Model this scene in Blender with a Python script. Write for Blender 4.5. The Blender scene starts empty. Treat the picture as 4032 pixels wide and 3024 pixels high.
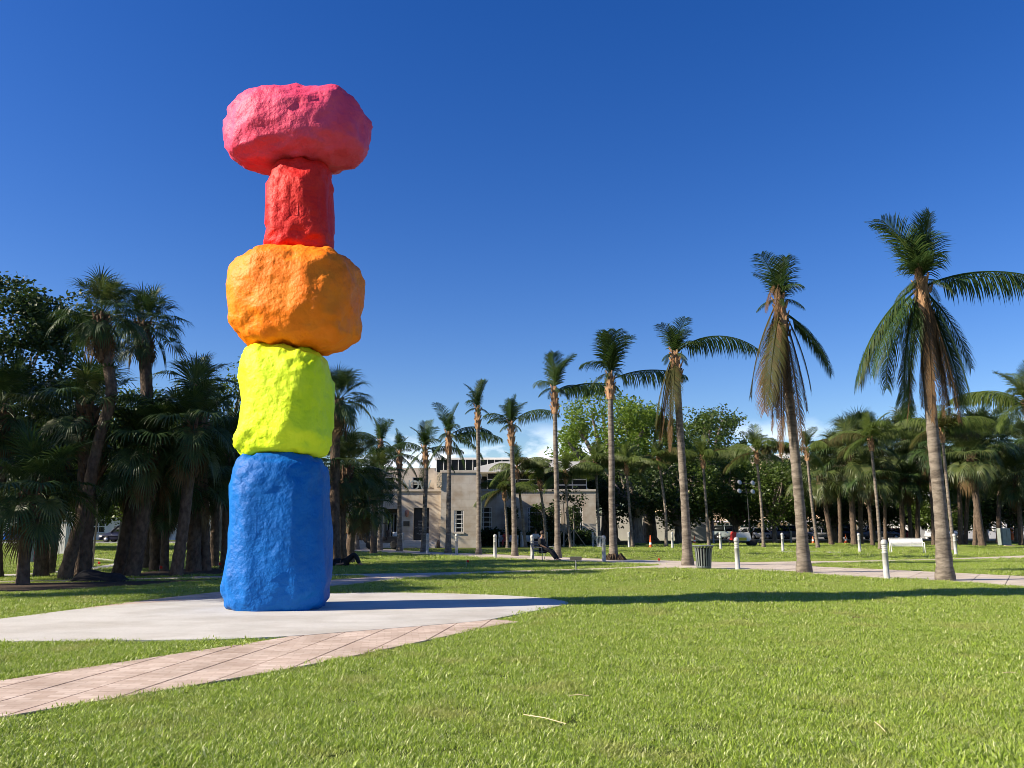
import bpy, bmesh, math, random
import numpy as np
from mathutils import Vector, Matrix, noise as mnoise

R = math.radians
scene = bpy.context.scene
COL = scene.collection
random.seed(7)

# ------------------------------------------------------------------ camera
F, CX, CY, H, PITCH = 3261.0, 2016.0, 1512.0, 1.6, R(9.795)     # lens in photo pixels, camera height, tilt
CP, SP = math.cos(PITCH), math.sin(PITCH)
cam_d = bpy.data.cameras.new('camera'); cam = bpy.data.objects.new('camera', cam_d); COL.objects.link(cam)
cam.location = (0, 0, H); cam.rotation_euler = (math.pi/2 + PITCH, 0, 0)
cam_d.sensor_width = 36; cam_d.lens = 36*F/4032; cam_d.clip_start = 0.1; cam_d.clip_end = 6000
scene.camera = cam

# ------------------------------------------------------------------ sky, sun, exposure
SUN_EL = R(30); SUN_DIR = Vector((-0.974*math.cos(SUN_EL), -0.226*math.cos(SUN_EL), math.sin(SUN_EL)))
w = bpy.data.worlds.new('World'); scene.world = w; w.use_nodes = True
nt = w.node_tree; nt.nodes.clear()
out = nt.nodes.new('ShaderNodeOutputWorld'); bg = nt.nodes.new('ShaderNodeBackground')
sky = nt.nodes.new('ShaderNodeTexSky'); sky.sky_type = 'NISHITA'; sky.sun_disc = False
sky.sun_elevation = SUN_EL; sky.sun_rotation = math.atan2(SUN_DIR.x, SUN_DIR.y)
sky.air_density = 1.0; sky.dust_density = 0.3; sky.ozone_density = 3.0; sky.altitude = 0
hs = nt.nodes.new('ShaderNodeHueSaturation'); hs.inputs['Saturation'].default_value = 1.36; hs.inputs['Hue'].default_value = 0.520; hs.inputs['Value'].default_value = 1.0
bg.inputs['Strength'].default_value = 0.078
tc = nt.nodes.new('ShaderNodeTexCoord'); sep = nt.nodes.new('ShaderNodeSeparateXYZ')
mp = nt.nodes.new('ShaderNodeMapping'); mp.inputs['Scale'].default_value = (1, 1, 2.2)
nz = nt.nodes.new('ShaderNodeTexNoise'); nz.inputs['Scale'].default_value = 9; nz.inputs['Detail'].default_value = 8; nz.inputs['Roughness'].default_value = 0.55
cr = nt.nodes.new('ShaderNodeValToRGB'); cr.color_ramp.elements[0].position = 0.52; cr.color_ramp.elements[1].position = 0.64
band = nt.nodes.new('ShaderNodeMapRange'); band.inputs['From Min'].default_value = 0.125; band.inputs['From Max'].default_value = 0.085
mul = nt.nodes.new('ShaderNodeMath'); mul.operation = 'MULTIPLY'
mix = nt.nodes.new('ShaderNodeMixRGB'); mix.inputs['Color2'].default_value = (9.0, 9.6, 10.5, 1)
L = nt.links.new
L(tc.outputs['Generated'], sep.inputs[0]); L(tc.outputs['Generated'], mp.inputs[0]); L(mp.outputs[0], nz.inputs['Vector'])
L(nz.outputs['Fac'], cr.inputs[0]); L(sep.outputs['Z'], band.inputs['Value']); L(cr.outputs[0], mul.inputs[0]); L(band.outputs[0], mul.inputs[1])
L(sky.outputs[0], hs.inputs['Color']); L(hs.outputs[0], mix.inputs['Color1']); L(mul.outputs[0], mix.inputs['Fac'])
L(mix.outputs[0], bg.inputs['Color']); L(bg.outputs[0], out.inputs[0])

sun_d = bpy.data.lights.new('sun', 'SUN'); sun_d.energy = 5.0; sun_d.angle = R(0.5); sun_d.color = (1.0, 0.89, 0.72)
sun = bpy.data.objects.new('sun', sun_d); COL.objects.link(sun)
sun.rotation_euler = SUN_DIR.to_track_quat('Z', 'Y').to_euler(); sun.location = (-40, -10, 40)
vs = scene.view_settings; vs.view_transform = 'Standard'; vs.look = 'None'; vs.exposure = 0.95; vs.gamma = 1.0
scene.render.engine = 'CYCLES'; scene.cycles.use_denoising = True; scene.cycles.filter_width = 0.9
scene.cycles.max_bounces = 6; scene.cycles.diffuse_bounces = 3; scene.cycles.transmission_bounces = 4; scene.cycles.transparent_max_bounces = 6

# ------------------------------------------------------------------ place helpers
def ray(px, py):
    x, v = (px-CX)/F, (CY-py)/F
    return Vector((x, CP - v*SP, SP + v*CP))
def gp(px, py):
    """the ground point seen at photo pixel px,py"""
    d = ray(px, py); t = -H/d.z
    return Vector((d.x*t, d.y*t, 0))
def at(px, py, Y):
    """the point at distance Y straight ahead seen at photo pixel px,py"""
    d = ray(px, py); t = Y/d.y
    return Vector((d.x*t, Y, H + d.z*t))
def gx(px, Y):
    return (px-CX)/F*(Y*CP - H*SP)

# ------------------------------------------------------------------ mesh helpers
class MB:
    def __init__(s): s.v = []; s.f = []; s.sm = []
    def add(s, verts, faces, smooth=False):
        o = len(s.v); s.v += [tuple(p) for p in verts]
        for f in faces: s.f.append(tuple(i+o for i in f)); s.sm.append(smooth)
    def box(s, x0, x1, y0, y1, z0, z1, bev=0.0):
        if bev <= 0:
            s.add([(x0,y0,z0),(x1,y0,z0),(x1,y1,z0),(x0,y1,z0),(x0,y0,z1),(x1,y0,z1),(x1,y1,z1),(x0,y1,z1)],
                  [(0,3,2,1),(4,5,6,7),(0,1,5,4),(1,2,6,5),(2,3,7,6),(3,0,4,7)])
        else:
            bm = bmesh.new(); bmesh.ops.create_cube(bm, size=1)
            for vv in bm.verts: vv.co = Vector(((x0+x1)/2+vv.co.x*(x1-x0), (y0+y1)/2+vv.co.y*(y1-y0), (z0+z1)/2+vv.co.z*(z1-z0)))
            bmesh.ops.bevel(bm, geom=bm.edges[:], offset=bev, segments=2, affect='EDGES')
            bm.verts.index_update()
            s.add([v.co for v in bm.verts], [[v.index for v in f.verts] for f in bm.faces]); bm.free()
    def tube(s, pts, rad, n=8, cap=True, smooth=True, wob=0):
        pts = [Vector(p) for p in pts]; m = len(pts); vs_ = []; fs = []
        ref = Vector((0.31, 0.95, 0.05))
        for i, p in enumerate(pts):
            t = (pts[min(i+1, m-1)] - pts[max(i-1, 0)]).normalized()
            a = t.cross(ref)
            if a.length < 0.05: a = t.cross(Vector((1, 0, 0)))
            a.normalize(); b = t.cross(a)
            r = rad[i] if isinstance(rad, (list, tuple)) else rad
            for k in range(n):
                an = 2*math.pi*k/n; rr = r*(1 + (wob*mnoise.noise(p*1.7+Vector((math.cos(an)*2, math.sin(an)*2, i*.3))) if wob else 0))
                vs_.append(p + a*math.cos(an)*rr + b*math.sin(an)*rr)
        for i in range(m-1):
            for k in range(n):
                k2 = (k+1) % n
                fs.append((i*n+k, i*n+k2, (i+1)*n+k2, (i+1)*n+k))
        s.add(vs_, fs, smooth)
        if cap:
            s.add(vs_[:n], [tuple(range(n-1, -1, -1))]); s.add(vs_[-n:], [tuple(range(n))])
    def lathe(s, prof, n=16, c=(0,0,0), smooth=True):
        vs_ = []; fs = []
        for r, z in prof:
            for k in range(n):
                a = 2*math.pi*k/n; vs_.append((c[0]+r*math.cos(a), c[1]+r*math.sin(a), c[2]+z))
        m = len(prof)
        for i in range(m-1):
            for k in range(n):
                k2 = (k+1) % n; fs.append((i*n+k, i*n+k2, (i+1)*n+k2, (i+1)*n+k))
        s.add(vs_, fs, smooth)
        s.add(vs_[:n], [tuple(range(n-1, -1, -1))]); s.add(vs_[-n:], [tuple(range(n))])
    def prism(s, poly, z0, z1):
        n = len(poly); 
        vs_ = [(p[0], p[1], z0) for p in poly] + [(p[0], p[1], z1) for p in poly]
        s.add(vs_, [tuple(range(n, 2*n))] + [(i, (i+1) % n, n+(i+1) % n, n+i) for i in range(n)])
    def prism_y(s, poly, y0, y1):
        """poly of (x, z), counter-clockwise seen from the front, extruded from y0 to y1"""
        n = len(poly)
        vs_ = [(p[0], y0, p[1]) for p in poly] + [(p[0], y1, p[1]) for p in poly]
        s.add(vs_, [tuple(range(n)), tuple(range(2*n-1, n-1, -1))] + [(i, n+i, n+(i+1) % n, (i+1) % n) for i in range(n)])
    def mesh(s, name, m=None):
        me = bpy.data.meshes.new(name); me.from_pydata(s.v, [], s.f); 
        me.polygons.foreach_set('use_smooth', s.sm)
        if m: me.materials.append(m)
        me.update(); return me
    def build(s, name, m, parent=None, **kw):
        return put(name, s.mesh(name, m), parent, **kw)

def put(name, me, parent=None, loc=None, rz=None, scale=None, label=None, cat=None, group=None, kind=None):
    o = bpy.data.objects.new(name, me); COL.objects.link(o)
    if parent is not None: o.parent = parent
    if loc is not None: o.location = loc
    if rz is not None: o.rotation_euler = (0, 0, rz)
    if scale is not None: o.scale = (scale,)*3 if not hasattr(scale, '__len__') else scale
    tag(o, label, cat, group, kind)
    return o
def tag(o, label=None, cat=None, group=None, kind=None):
    if label: o['label'] = label
    if cat: o['category'] = cat
    if group: o['group'] = group
    if kind: o['kind'] = kind
    return o
def empty(name, loc, label, cat, group=None, rz=0, scale=None):
    return put(name, None, None, loc, rz, scale, label, cat, group)
def copy_tree(src, loc, rz, label=None, group=None, scale=None):
    c = src.copy(); COL.objects.link(c); c.location = loc; c.rotation_euler = (0, 0, rz)
    if scale is not None: c.scale = (scale,)*3
    tag(c, label, None, group)
    for ch in list(src.children):
        d = ch.copy(); COL.objects.link(d); d.parent = c
        for g in list(ch.children):
            e = g.copy(); COL.objects.link(e); e.parent = d
    return c

# ------------------------------------------------------------------ materials
def mat(name, c1, c2=None, scale=3.0, rough=0.7, bump=0.0, bscale=None, metal=0.0, detail=6, spec=0.4, lo=0.35, hi=0.65, stretch=None, coat=0.0, bdist=0.02):
    m = bpy.data.materials.new(name); m.use_nodes = True; t = m.node_tree; b = t.nodes['Principled BSDF']
    b.inputs['Roughness'].default_value = rough; b.inputs['Metallic'].default_value = metal
    b.inputs['Specular IOR Level'].default_value = spec
    if coat: b.inputs['Coat Weight'].default_value = coat; b.inputs['Coat Roughness'].default_value = 0.2
    b.inputs['Base Color'].default_value = (*c1, 1)
    if c2 or bump:
        tcn = t.nodes.new('ShaderNodeTexCoord'); mpn = t.nodes.new('ShaderNodeMapping'); t.links.new(tcn.outputs['Object'], mpn.inputs[0])
        if stretch: mpn.inputs['Scale'].default_value = stretch
    if c2:
        n = t.nodes.new('ShaderNodeTexNoise'); n.inputs['Scale'].default_value = scale; n.inputs['Detail'].default_value = detail
        r = t.nodes.new('ShaderNodeValToRGB'); e = r.color_ramp.elements
        e[0].position = lo; e[0].color = (*c1, 1); e[1].position = hi; e[1].color = (*c2, 1)
        t.links.new(mpn.outputs[0], n.inputs['Vector']); t.links.new(n.outputs['Fac'], r.inputs[0]); t.links.new(r.outputs[0], b.inputs['Base Color'])
    if bump:
        n2 = t.nodes.new('ShaderNodeTexNoise'); n2.inputs['Scale'].default_value = bscale or scale*3; n2.inputs['Detail'].default_value = detail
        bp = t.nodes.new('ShaderNodeBump'); bp.inputs['Strength'].default_value = bump; bp.inputs['Distance'].default_value = bdist
        t.links.new(mpn.outputs[0], n2.inputs['Vector']); t.links.new(n2.outputs['Fac'], bp.inputs['Height']); t.links.new(bp.outputs[0], b.inputs['Normal'])
    return m

def leafmat(name, cols, trans=0.35, rough=0.5, spec=0.35, patch=None, objrand=True):
    """leaf colours picked per leaf; part of the light passes through the blade"""
    m = bpy.data.materials.new(name); m.use_nodes = True; t = m.node_tree; t.nodes.clear()
    o = t.nodes.new('ShaderNodeOutputMaterial'); b = t.nodes.new('ShaderNodeBsdfPrincipled'); tr = t.nodes.new('ShaderNodeBsdfTranslucent'); mx = t.nodes.new('ShaderNodeMixShader')
    g = t.nodes.new('ShaderNodeNewGeometry'); oi = t.nodes.new('ShaderNodeObjectInfo')
    ad = t.nodes.new('ShaderNodeMath'); ad.operation = 'ADD'; fr = t.nodes.new('ShaderNodeMath'); fr.operation = 'FRACT'
    t.links.new(g.outputs['Random Per Island'], ad.inputs[0]); t.links.new(oi.outputs['Random'], ad.inputs[1]); t.links.new(ad.outputs[0], fr.inputs[0])
    r = t.nodes.new('ShaderNodeValToRGB'); e = r.color_ramp.elements
    while len(e) < len(cols): e.new(0.5)
    for i, c in enumerate(cols): e[i].position = i/(len(cols)-1); e[i].color = (*c, 1)
    t.links.new(fr.outputs[0], r.inputs[0]); col = r.outputs[0]
    if patch:
        pn = t.nodes.new('ShaderNodeTexNoise'); pn.inputs['Scale'].default_value = patch[0]; pn.inputs['Detail'].default_value = 5
        pr = t.nodes.new('ShaderNodeMapRange'); pr.inputs['From Min'].default_value = patch[2]; pr.inputs['From Max'].default_value = patch[3]
        mm = t.nodes.new('ShaderNodeMixRGB'); mm.inputs['Color2'].default_value = (*patch[1], 1)
        t.links.new(g.outputs['Position'], pn.inputs['Vector']); t.links.new(pn.outputs['Fac'], pr.inputs['Value']); t.links.new(pr.outputs[0], mm.inputs['Fac'])
        t.links.new(col, mm.inputs['Color1']); col = mm.outputs[0]
    b.inputs['Roughness'].default_value = rough; b.inputs['Specular IOR Level'].default_value = spec
    t.links.new(col, b.inputs['Base Color']); t.links.new(col, tr.inputs['Color']); mx.inputs[0].default_value = trans
    t.links.new(b.outputs[0], mx.inputs[1]); t.links.new(tr.outputs[0], mx.inputs[2]); t.links.new(mx.outputs[0], o.inputs[0])
    return m

def brickmat(name, c1, c2, cm, bw, bh, mortar, rot=0, rough=0.8, bump=0.4, noise_c=None, world=False):
    m = bpy.data.materials.new(name); m.use_nodes = True; t = m.node_tree; b = t.nodes['Principled BSDF']
    tcn = t.nodes.new('ShaderNodeTexCoord'); mpn = t.nodes.new('ShaderNodeMapping'); t.links.new(tcn.outputs['Object'], mpn.inputs[0])
    if not world: mpn.inputs['Rotation'].default_value = (0, 0, rot)
    else: mpn.inputs['Rotation'].default_value = (R(90), 0, 0)
    br = t.nodes.new('ShaderNodeTexBrick'); br.inputs['Scale'].default_value = 1
    br.inputs['Color1'].default_value = (*c1, 1); br.inputs['Color2'].default_value = (*c2, 1); br.inputs['Mortar'].default_value = (*cm, 1)
    br.inputs['Brick Width'].default_value = bw; br.inputs['Row Height'].default_value = bh; br.inputs['Mortar Size'].default_value = mortar; br.inputs['Bias'].default_value = 0
    n = t.nodes.new('ShaderNodeTexNoise'); n.inputs['Scale'].default_value = 1.3; n.inputs['Detail'].default_value = 8
    r = t.nodes.new('ShaderNodeValToRGB'); r.color_ramp.elements[0].position = .3; r.color_ramp.elements[0].color = (*(noise_c or (.72,.7,.68)), 1); r.color_ramp.elements[1].position = .62; r.color_ramp.elements[1].color = (1, 1, 1, 1)
    mm = t.nodes.new('ShaderNodeMixRGB'); mm.blend_type = 'MULTIPLY'; mm.inputs['Fac'].default_value = 1
    bp = t.nodes.new('ShaderNodeBump'); bp.inputs['Strength'].default_value = bump; bp.inputs['Distance'].default_value = .006; bp.invert = True
    lk = t.links.new
    lk(mpn.outputs[0], br.inputs['Vector']); lk(tcn.outputs['Object'], n.inputs['Vector']); lk(n.outputs['Fac'], r.inputs[0])
    lk(br.outputs['Color'], mm.inputs['Color1']); lk(r.outputs[0], mm.inputs['Color2']); lk(mm.outputs[0], b.inputs['Base Color']); lk(br.outputs['Fac'], bp.inputs['Height']); lk(bp.outputs[0], b.inputs['Normal'])
    b.inputs['Roughness'].default_value = rough; b.inputs['Specular IOR Level'].default_value = .1
    return m

M = {}
M['ground'] = mat('lawn soil', (.05,.07,.014), (.095,.12,.026), 1.5, .95, .5, 30, spec=.1)
M['grass'] = leafmat('grass blade', [(.16,.25,.025), (.43,.54,.075), (.30,.41,.045), (.23,.34,.035), (.76,.77,.40)], .34, .40, .36, (0.9, (.46,.43,.15), .54, .84))  # palest blade tone puts sun and sky glints into the colour
M['concrete'] = mat('pad concrete', (.52,.50,.45), (.61,.585,.535), .9, .8, .25, 60, lo=.3, hi=.7, stretch=(1, 2.2, 1), bdist=.004)
_t = M['concrete'].node_tree; _b = _t.nodes['Principled BSDF']; _src = _b.inputs['Base Color'].links[0].from_socket
_tc = _t.nodes.new('ShaderNodeTexCoord'); _n = _t.nodes.new('ShaderNodeTexNoise'); _n.inputs['Scale'].default_value = .55; _n.inputs['Detail'].default_value = 10; _n.inputs['Roughness'].default_value = .65
_n3 = _t.nodes.new('ShaderNodeTexNoise'); _n3.inputs['Scale'].default_value = 45; _n3.inputs['Detail'].default_value = 3
_r = _t.nodes.new('ShaderNodeValToRGB'); _r.color_ramp.elements[0].position = .36; _r.color_ramp.elements[0].color = (.82,.80,.77,1); _r.color_ramp.elements[1].position = .56; _r.color_ramp.elements[1].color = (1,1,1,1)
_r3 = _t.nodes.new('ShaderNodeValToRGB'); _r3.color_ramp.elements[0].position = .3; _r3.color_ramp.elements[0].color = (.86,.85,.84,1); _r3.color_ramp.elements[1].position = .6; _r3.color_ramp.elements[1].color = (1,1,1,1)
_m = _t.nodes.new('ShaderNodeMixRGB'); _m.blend_type = 'MULTIPLY'; _m.inputs['Fac'].default_value = 1; _m3 = _t.nodes.new('ShaderNodeMixRGB'); _m3.blend_type = 'MULTIPLY'; _m3.inputs['Fac'].default_value = 1
for _a, _c in ((_tc.outputs['Object'], _n.inputs['Vector']), (_tc.outputs['Object'], _n3.inputs['Vector']), (_n.outputs['Fac'], _r.inputs[0]), (_n3.outputs['Fac'], _r3.inputs[0]), (_src, _m.inputs['Color1']), (_r.outputs[0], _m.inputs['Color2']), (_m.outputs[0], _m3.inputs['Color1']), (_r3.outputs[0], _m3.inputs['Color2']), (_m3.outputs[0], _b.inputs['Base Color'])): _t.links.new(_a, _c)
M['joint'] = mat('joint sand', (.19,.15,.125), (.27,.22,.19), 8, .95)
M['paver'] = brickmat('pink paver', (.51,.395,.315), (.65,.535,.445), (.46,.355,.285), .20, .10, .005, R(-8))
M['white_paver'] = brickmat('pale paver', (.56,.485,.395), (.61,.53,.44), (.42,.36,.29), .30, .15, .006, R(20))
M['mulch'] = mat('bark mulch', (.028,.018,.010), (.10,.062,.034), 9, .95, 1.0, 30, bdist=.05)
M['asphalt'] = mat('asphalt', (.045,.045,.047), (.065,.065,.066), 2, .9, .3, 40)
M['kerb'] = mat('kerb concrete', (.42,.41,.39), (.5,.49,.47), 2, .8)
M['coco_bark'] = mat('coconut palm bark', (.10,.08,.062), (.235,.198,.158), 3.0, .9, 1.0, 14, stretch=(1, 1, 3.5), bdist=.03)
M['sabal_bark'] = mat('sabal bark', (.065,.045,.032), (.145,.105,.075), 5, .95, 1.0, 16, stretch=(1.6, 1.6, 1.0), bdist=.04)
M['boots'] = mat('leaf base fibre', (.22,.11,.055), (.42,.26,.14), 6, .9, 1.0, 20, stretch=(2, 2, .6), bdist=.04)
M['sabal_boots'] = mat('sabal leaf bases', (.075,.045,.028), (.16,.10,.06), 6, .95, 1.0, 20, bdist=.04)
M['coco_young'] = leafmat('young palm leaflet', [(.05,.085,.014), (.09,.13,.024), (.125,.155,.035)], .35, .48, .25)
M['bark'] = mat('tree bark', (.12,.095,.072), (.27,.23,.185), 4, .9, 1.0, 12, stretch=(2, 2, .5), bdist=.03)
M['coco_leaf'] = leafmat('coconut leaflet', [(.02,.046,.010), (.036,.072,.014), (.03,.06,.011), (.07,.10,.022)], .30, .5, .22)
M['coco_olive'] = leafmat('yellowing leaflet', [(.035,.045,.01), (.06,.062,.015), (.085,.062,.02)], .25, .6, .12)
M['coco_dead'] = leafmat('dead leaflet', [(.085,.048,.024), (.14,.088,.045), (.11,.065,.032)], .2, .8, .1)
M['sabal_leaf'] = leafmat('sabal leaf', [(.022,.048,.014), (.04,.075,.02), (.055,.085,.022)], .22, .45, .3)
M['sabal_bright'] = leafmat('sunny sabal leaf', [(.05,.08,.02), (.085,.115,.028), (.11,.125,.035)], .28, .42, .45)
M['sabal_dead'] = leafmat('dry sabal leaf', [(.11,.07,.035), (.17,.12,.06)], .15, .85, .1)
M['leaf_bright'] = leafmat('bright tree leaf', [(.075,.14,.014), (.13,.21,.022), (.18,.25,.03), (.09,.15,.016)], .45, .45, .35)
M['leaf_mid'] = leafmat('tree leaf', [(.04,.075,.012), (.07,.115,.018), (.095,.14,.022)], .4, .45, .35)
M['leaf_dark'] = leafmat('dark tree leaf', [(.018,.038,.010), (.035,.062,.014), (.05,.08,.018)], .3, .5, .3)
M['stone'] = brickmat('keystone wall', (.54,.485,.41), (.59,.53,.45), (.48,.425,.355), 1.25, .62, .008, world=True, noise_c=(.74,.66,.58), bump=.3)
M['stone_trim'] = mat('stone trim', (.48,.42,.35), (.58,.52,.44), 2, .85, .3, 20)
M['relief'] = mat('carved stone relief', (.42,.33,.22), (.62,.52,.38), 6, .9, 1.0, 9, bdist=.1)
M['glass'] = mat('dark window glass', (.012,.015,.016), None, rough=.25, spec=.15)
M['teal_glass'] = mat('green window glass', (.03,.06,.062), None, rough=.1, spec=.6)
M['white'] = mat('white paint', (.76,.75,.72), (.82,.81,.78), 3, .5)
M['offwhite'] = mat('white stucco', (.70,.68,.63), (.78,.76,.71), 1.2, .8)
M['peach'] = mat('peach stucco', (.74,.55,.34), (.80,.62,.40), .6, .85)
M['grey_wall'] = mat('grey stucco', (.40,.40,.39), (.48,.48,.47), 1, .85)
M['black'] = mat('black metal', (.02,.021,.022), (.03,.03,.032), 4, .45)
M['panel'] = mat('black poster panel', (.016,.018,.022), (.024,.026,.03), 2, .5)
M['letters'] = mat('pale lettering', (.22,.23,.24), None, rough=.6)
M['bronze'] = mat('bronze plaque', (.09,.075,.06), (.13,.11,.09), 8, .45, metal=.6)
M['terracotta'] = mat('terracotta lantern', (.30,.15,.11), (.38,.2,.15), 8, .7)
M['sign_metal'] = mat('grey neon tube', (.22,.27,.28), (.28,.33,.34), 4, .5)
M['galv'] = mat('galvanised metal', (.50,.51,.51), (.60,.61,.61), 5, .5, metal=.25)
M['bollard'] = mat('bollard paint', (.34,.34,.33), (.45,.45,.43), 6, .55)
M['lens'] = mat('bollard lens', (.5,.49,.44), None, rough=.25)
M['bin'] = mat('bin green-grey paint', (.13,.15,.14), (.19,.21,.195), 6, .45)
M['bench_grey'] = mat('bench mesh metal', (.14,.15,.155), (.2,.21,.215), 6, .45, metal=.3)
M['bench_white'] = mat('bench silver paint', (.72,.72,.70), (.8,.8,.78), 5, .4)
M['orange'] = mat('orange plastic', (.75,.12,.02), (.8,.16,.03), 5, .5)
M['red'] = mat('red plastic', (.62,.03,.025), (.68,.045,.03), 5, .5)
M['flag'] = leafmat('red flag film', [(.75,.05,.03), (.8,.07,.04)], .4, .5)
M['rubber'] = mat('tyre rubber', (.018,.018,.018), (.03,.03,.03), 8, .8)
M['rim'] = mat('alloy rim', (.45,.45,.46), None, rough=.35, metal=.7)
M['yellow'] = mat('yellow panel', (.75,.58,.04), None, rough=.5)
M['red_lens'] = mat('tail lamp', (.45,.01,.01), None, rough=.2)
M['lamp_glass'] = mat('lamp glass', (.4,.43,.45), None, rough=.15, spec=.6)
M['cabinet'] = mat('cabinet paint', (.20,.235,.215), (.25,.28,.26), 3, .5)
M['skin'] = mat('skin', (.30,.17,.11), (.36,.21,.14), 6, .6)
M['hair'] = mat('hair', (.03,.018,.012), (.06,.035,.02), 20, .6)
M['cloth_black'] = mat('black cloth', (.012,.012,.014), (.022,.022,.025), 8, .9)
M['cloth_white'] = mat('white cloth', (.65,.65,.65), (.72,.72,.72), 8, .9)
M['cloth_red'] = mat('red cloth', (.35,.05,.05), (.42,.07,.06), 8, .9)
M['cloth_teal'] = mat('teal cloth', (.04,.16,.18), (.06,.2,.22), 8, .9)
M['straw'] = mat('dry stem', (.52,.42,.24), (.62,.52,.32), 10, .9)
M['wood'] = mat('stake wood', (.36,.28,.19), (.46,.37,.26), 6, .9)

# ------------------------------------------------------------------ ground, pad, paths
def chaikin(p, n=2, closed=True):
    for _ in range(n):
        q = []
        m = len(p)
        for i in range(m if closed else m-1):
            a, b = p[i], p[(i+1) % m]
            q += [a*.75+b*.25, a*.25+b*.75]
        p = q if closed else [p[0]] + q + [p[-1]]
    return p
def line(pix, n=2): return chaikin([gp(*q) for q in pix], n, closed=False)
def strip(up, lo, n=2): return line(up, n) + line(lo, n)[::-1]
def area(p): return .5*sum(p[i][0]*p[(i+1) % len(p)][1]-p[(i+1) % len(p)][0]*p[i][1] for i in range(len(p)))
def ccw(p): return p if area(p) > 0 else p[::-1]

m = MB(); S = 1500
m.add([(-S,-300,0),(S,-300,0),(S,3000,0),(-S,3000,0)], [(0,1,2,3)])
m.build('ground', M['ground'], kind='structure')

pad = ccw(chaikin([gp(*q) for q in [(-650,2500),(-200,2462),(0,2444),(424,2388),(905,2360),(1320,2338),(1700,2338),(2000,2349),(2160,2360),(2262,2378),(2170,2398),(2000,2432),(1900,2452),(1500,2484),(1040,2522),(500,2530),(0,2534),(-500,2534)]], 2))
m = MB(); m.prism(pad, -.02, .03); m.build('concrete_pad', M['concrete'], kind='structure')

front_path = ccw(strip([(-700,2790),(-300,2738),(0,2690),(709,2580),(1070,2526),(1200,2500),(1500,2470),(1833,2444),(1940,2444),(2040,2453)],
                       [(-700,2985),(-300,2900),(0,2833),(696,2719),(1200,2631),(1643,2536),(1960,2466),(2040,2456)]))
back_path = ccw(strip([(330,2397),(424,2386),(640,2358),(889,2330),(1100,2306),(1313,2285),(1420,2277),(1498,2271)],
                      [(380,2408),(640,2384),(905,2358),(1100,2340),(1313,2309),(1420,2301),(1500,2294)]))
link_path = ccw(strip([(-300,2296),(0,2290),(300,2284),(550,2278),(887,2268),(1313,2262),(1500,2260),(1732,2256),(2050,2248),(2400,2238),(2600,2227),(2690,2219)],
                      [(-300,2303),(0,2297),(300,2291),(550,2285),(887,2277),(1313,2268),(1495,2271),(1502,2293),(1611,2278),(1732,2268),(2050,2253),(2400,2243),(2660,2236)]))
main_path = ccw(strip([(1200,2154),(1340,2157),(1520,2163),(1684,2174),(1925,2183),(2095,2189),(2312,2200),(2492,2205),(2729,2211),(2917,2216),(3100,2212),(3195,2211),(3400,2209),(3686,2202),(3925,2193),(4032,2188),(4300,2180)],
                      [(1200,2168),(1340,2171),(1520,2176),(1684,2184),(1950,2198),(2180,2208),(2312,2214),(2456,2218),(2565,2223),(2637,2232),(2729,2240),(2808,2242),(2953,2247),(3090,2250),(3145,2228),(3195,2221),(3332,2216),(3686,2207),(4032,2198),(4300,2190)]))
lower_path = ccw(strip([(2990,2222),(3145,2226),(3200,2232),(3332,2238),(3513,2245),(3686,2254),(3766,2258),(4032,2271),(4500,2295)],
                       [(2990,2248.5),(3134,2254),(3203,2258),(3404,2277),(3657,2285),(3766,2292),(3892,2303),(4032,2314),(4500,2350)]))
far_path = ccw(strip([(-300,2268),(38,2264),(236,2249),(330,2240),(400,2229),(480,2212),(380,2206),(340,2199)],
                     [(-300,2276),(38,2273),(236,2257),(345,2247),(430,2237),(520,2213),(420,2202),(380,2197)]))
mulch = ccw(chaikin([gp(*q) for q in [(-500,2345),(-100,2338),(60,2334),(240,2326),(420,2318),(700,2296),(900,2286),(900,2281),(700,2287),(560,2290),(300,2294),(0,2300),(-400,2304)]], 2))
mulch_far = ccw(chaikin([gp(*q) for q in [(520,2274),(700,2270),(880,2264),(900,2248),(840,2236),(700,2244),(540,2256)]], 2))

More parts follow.
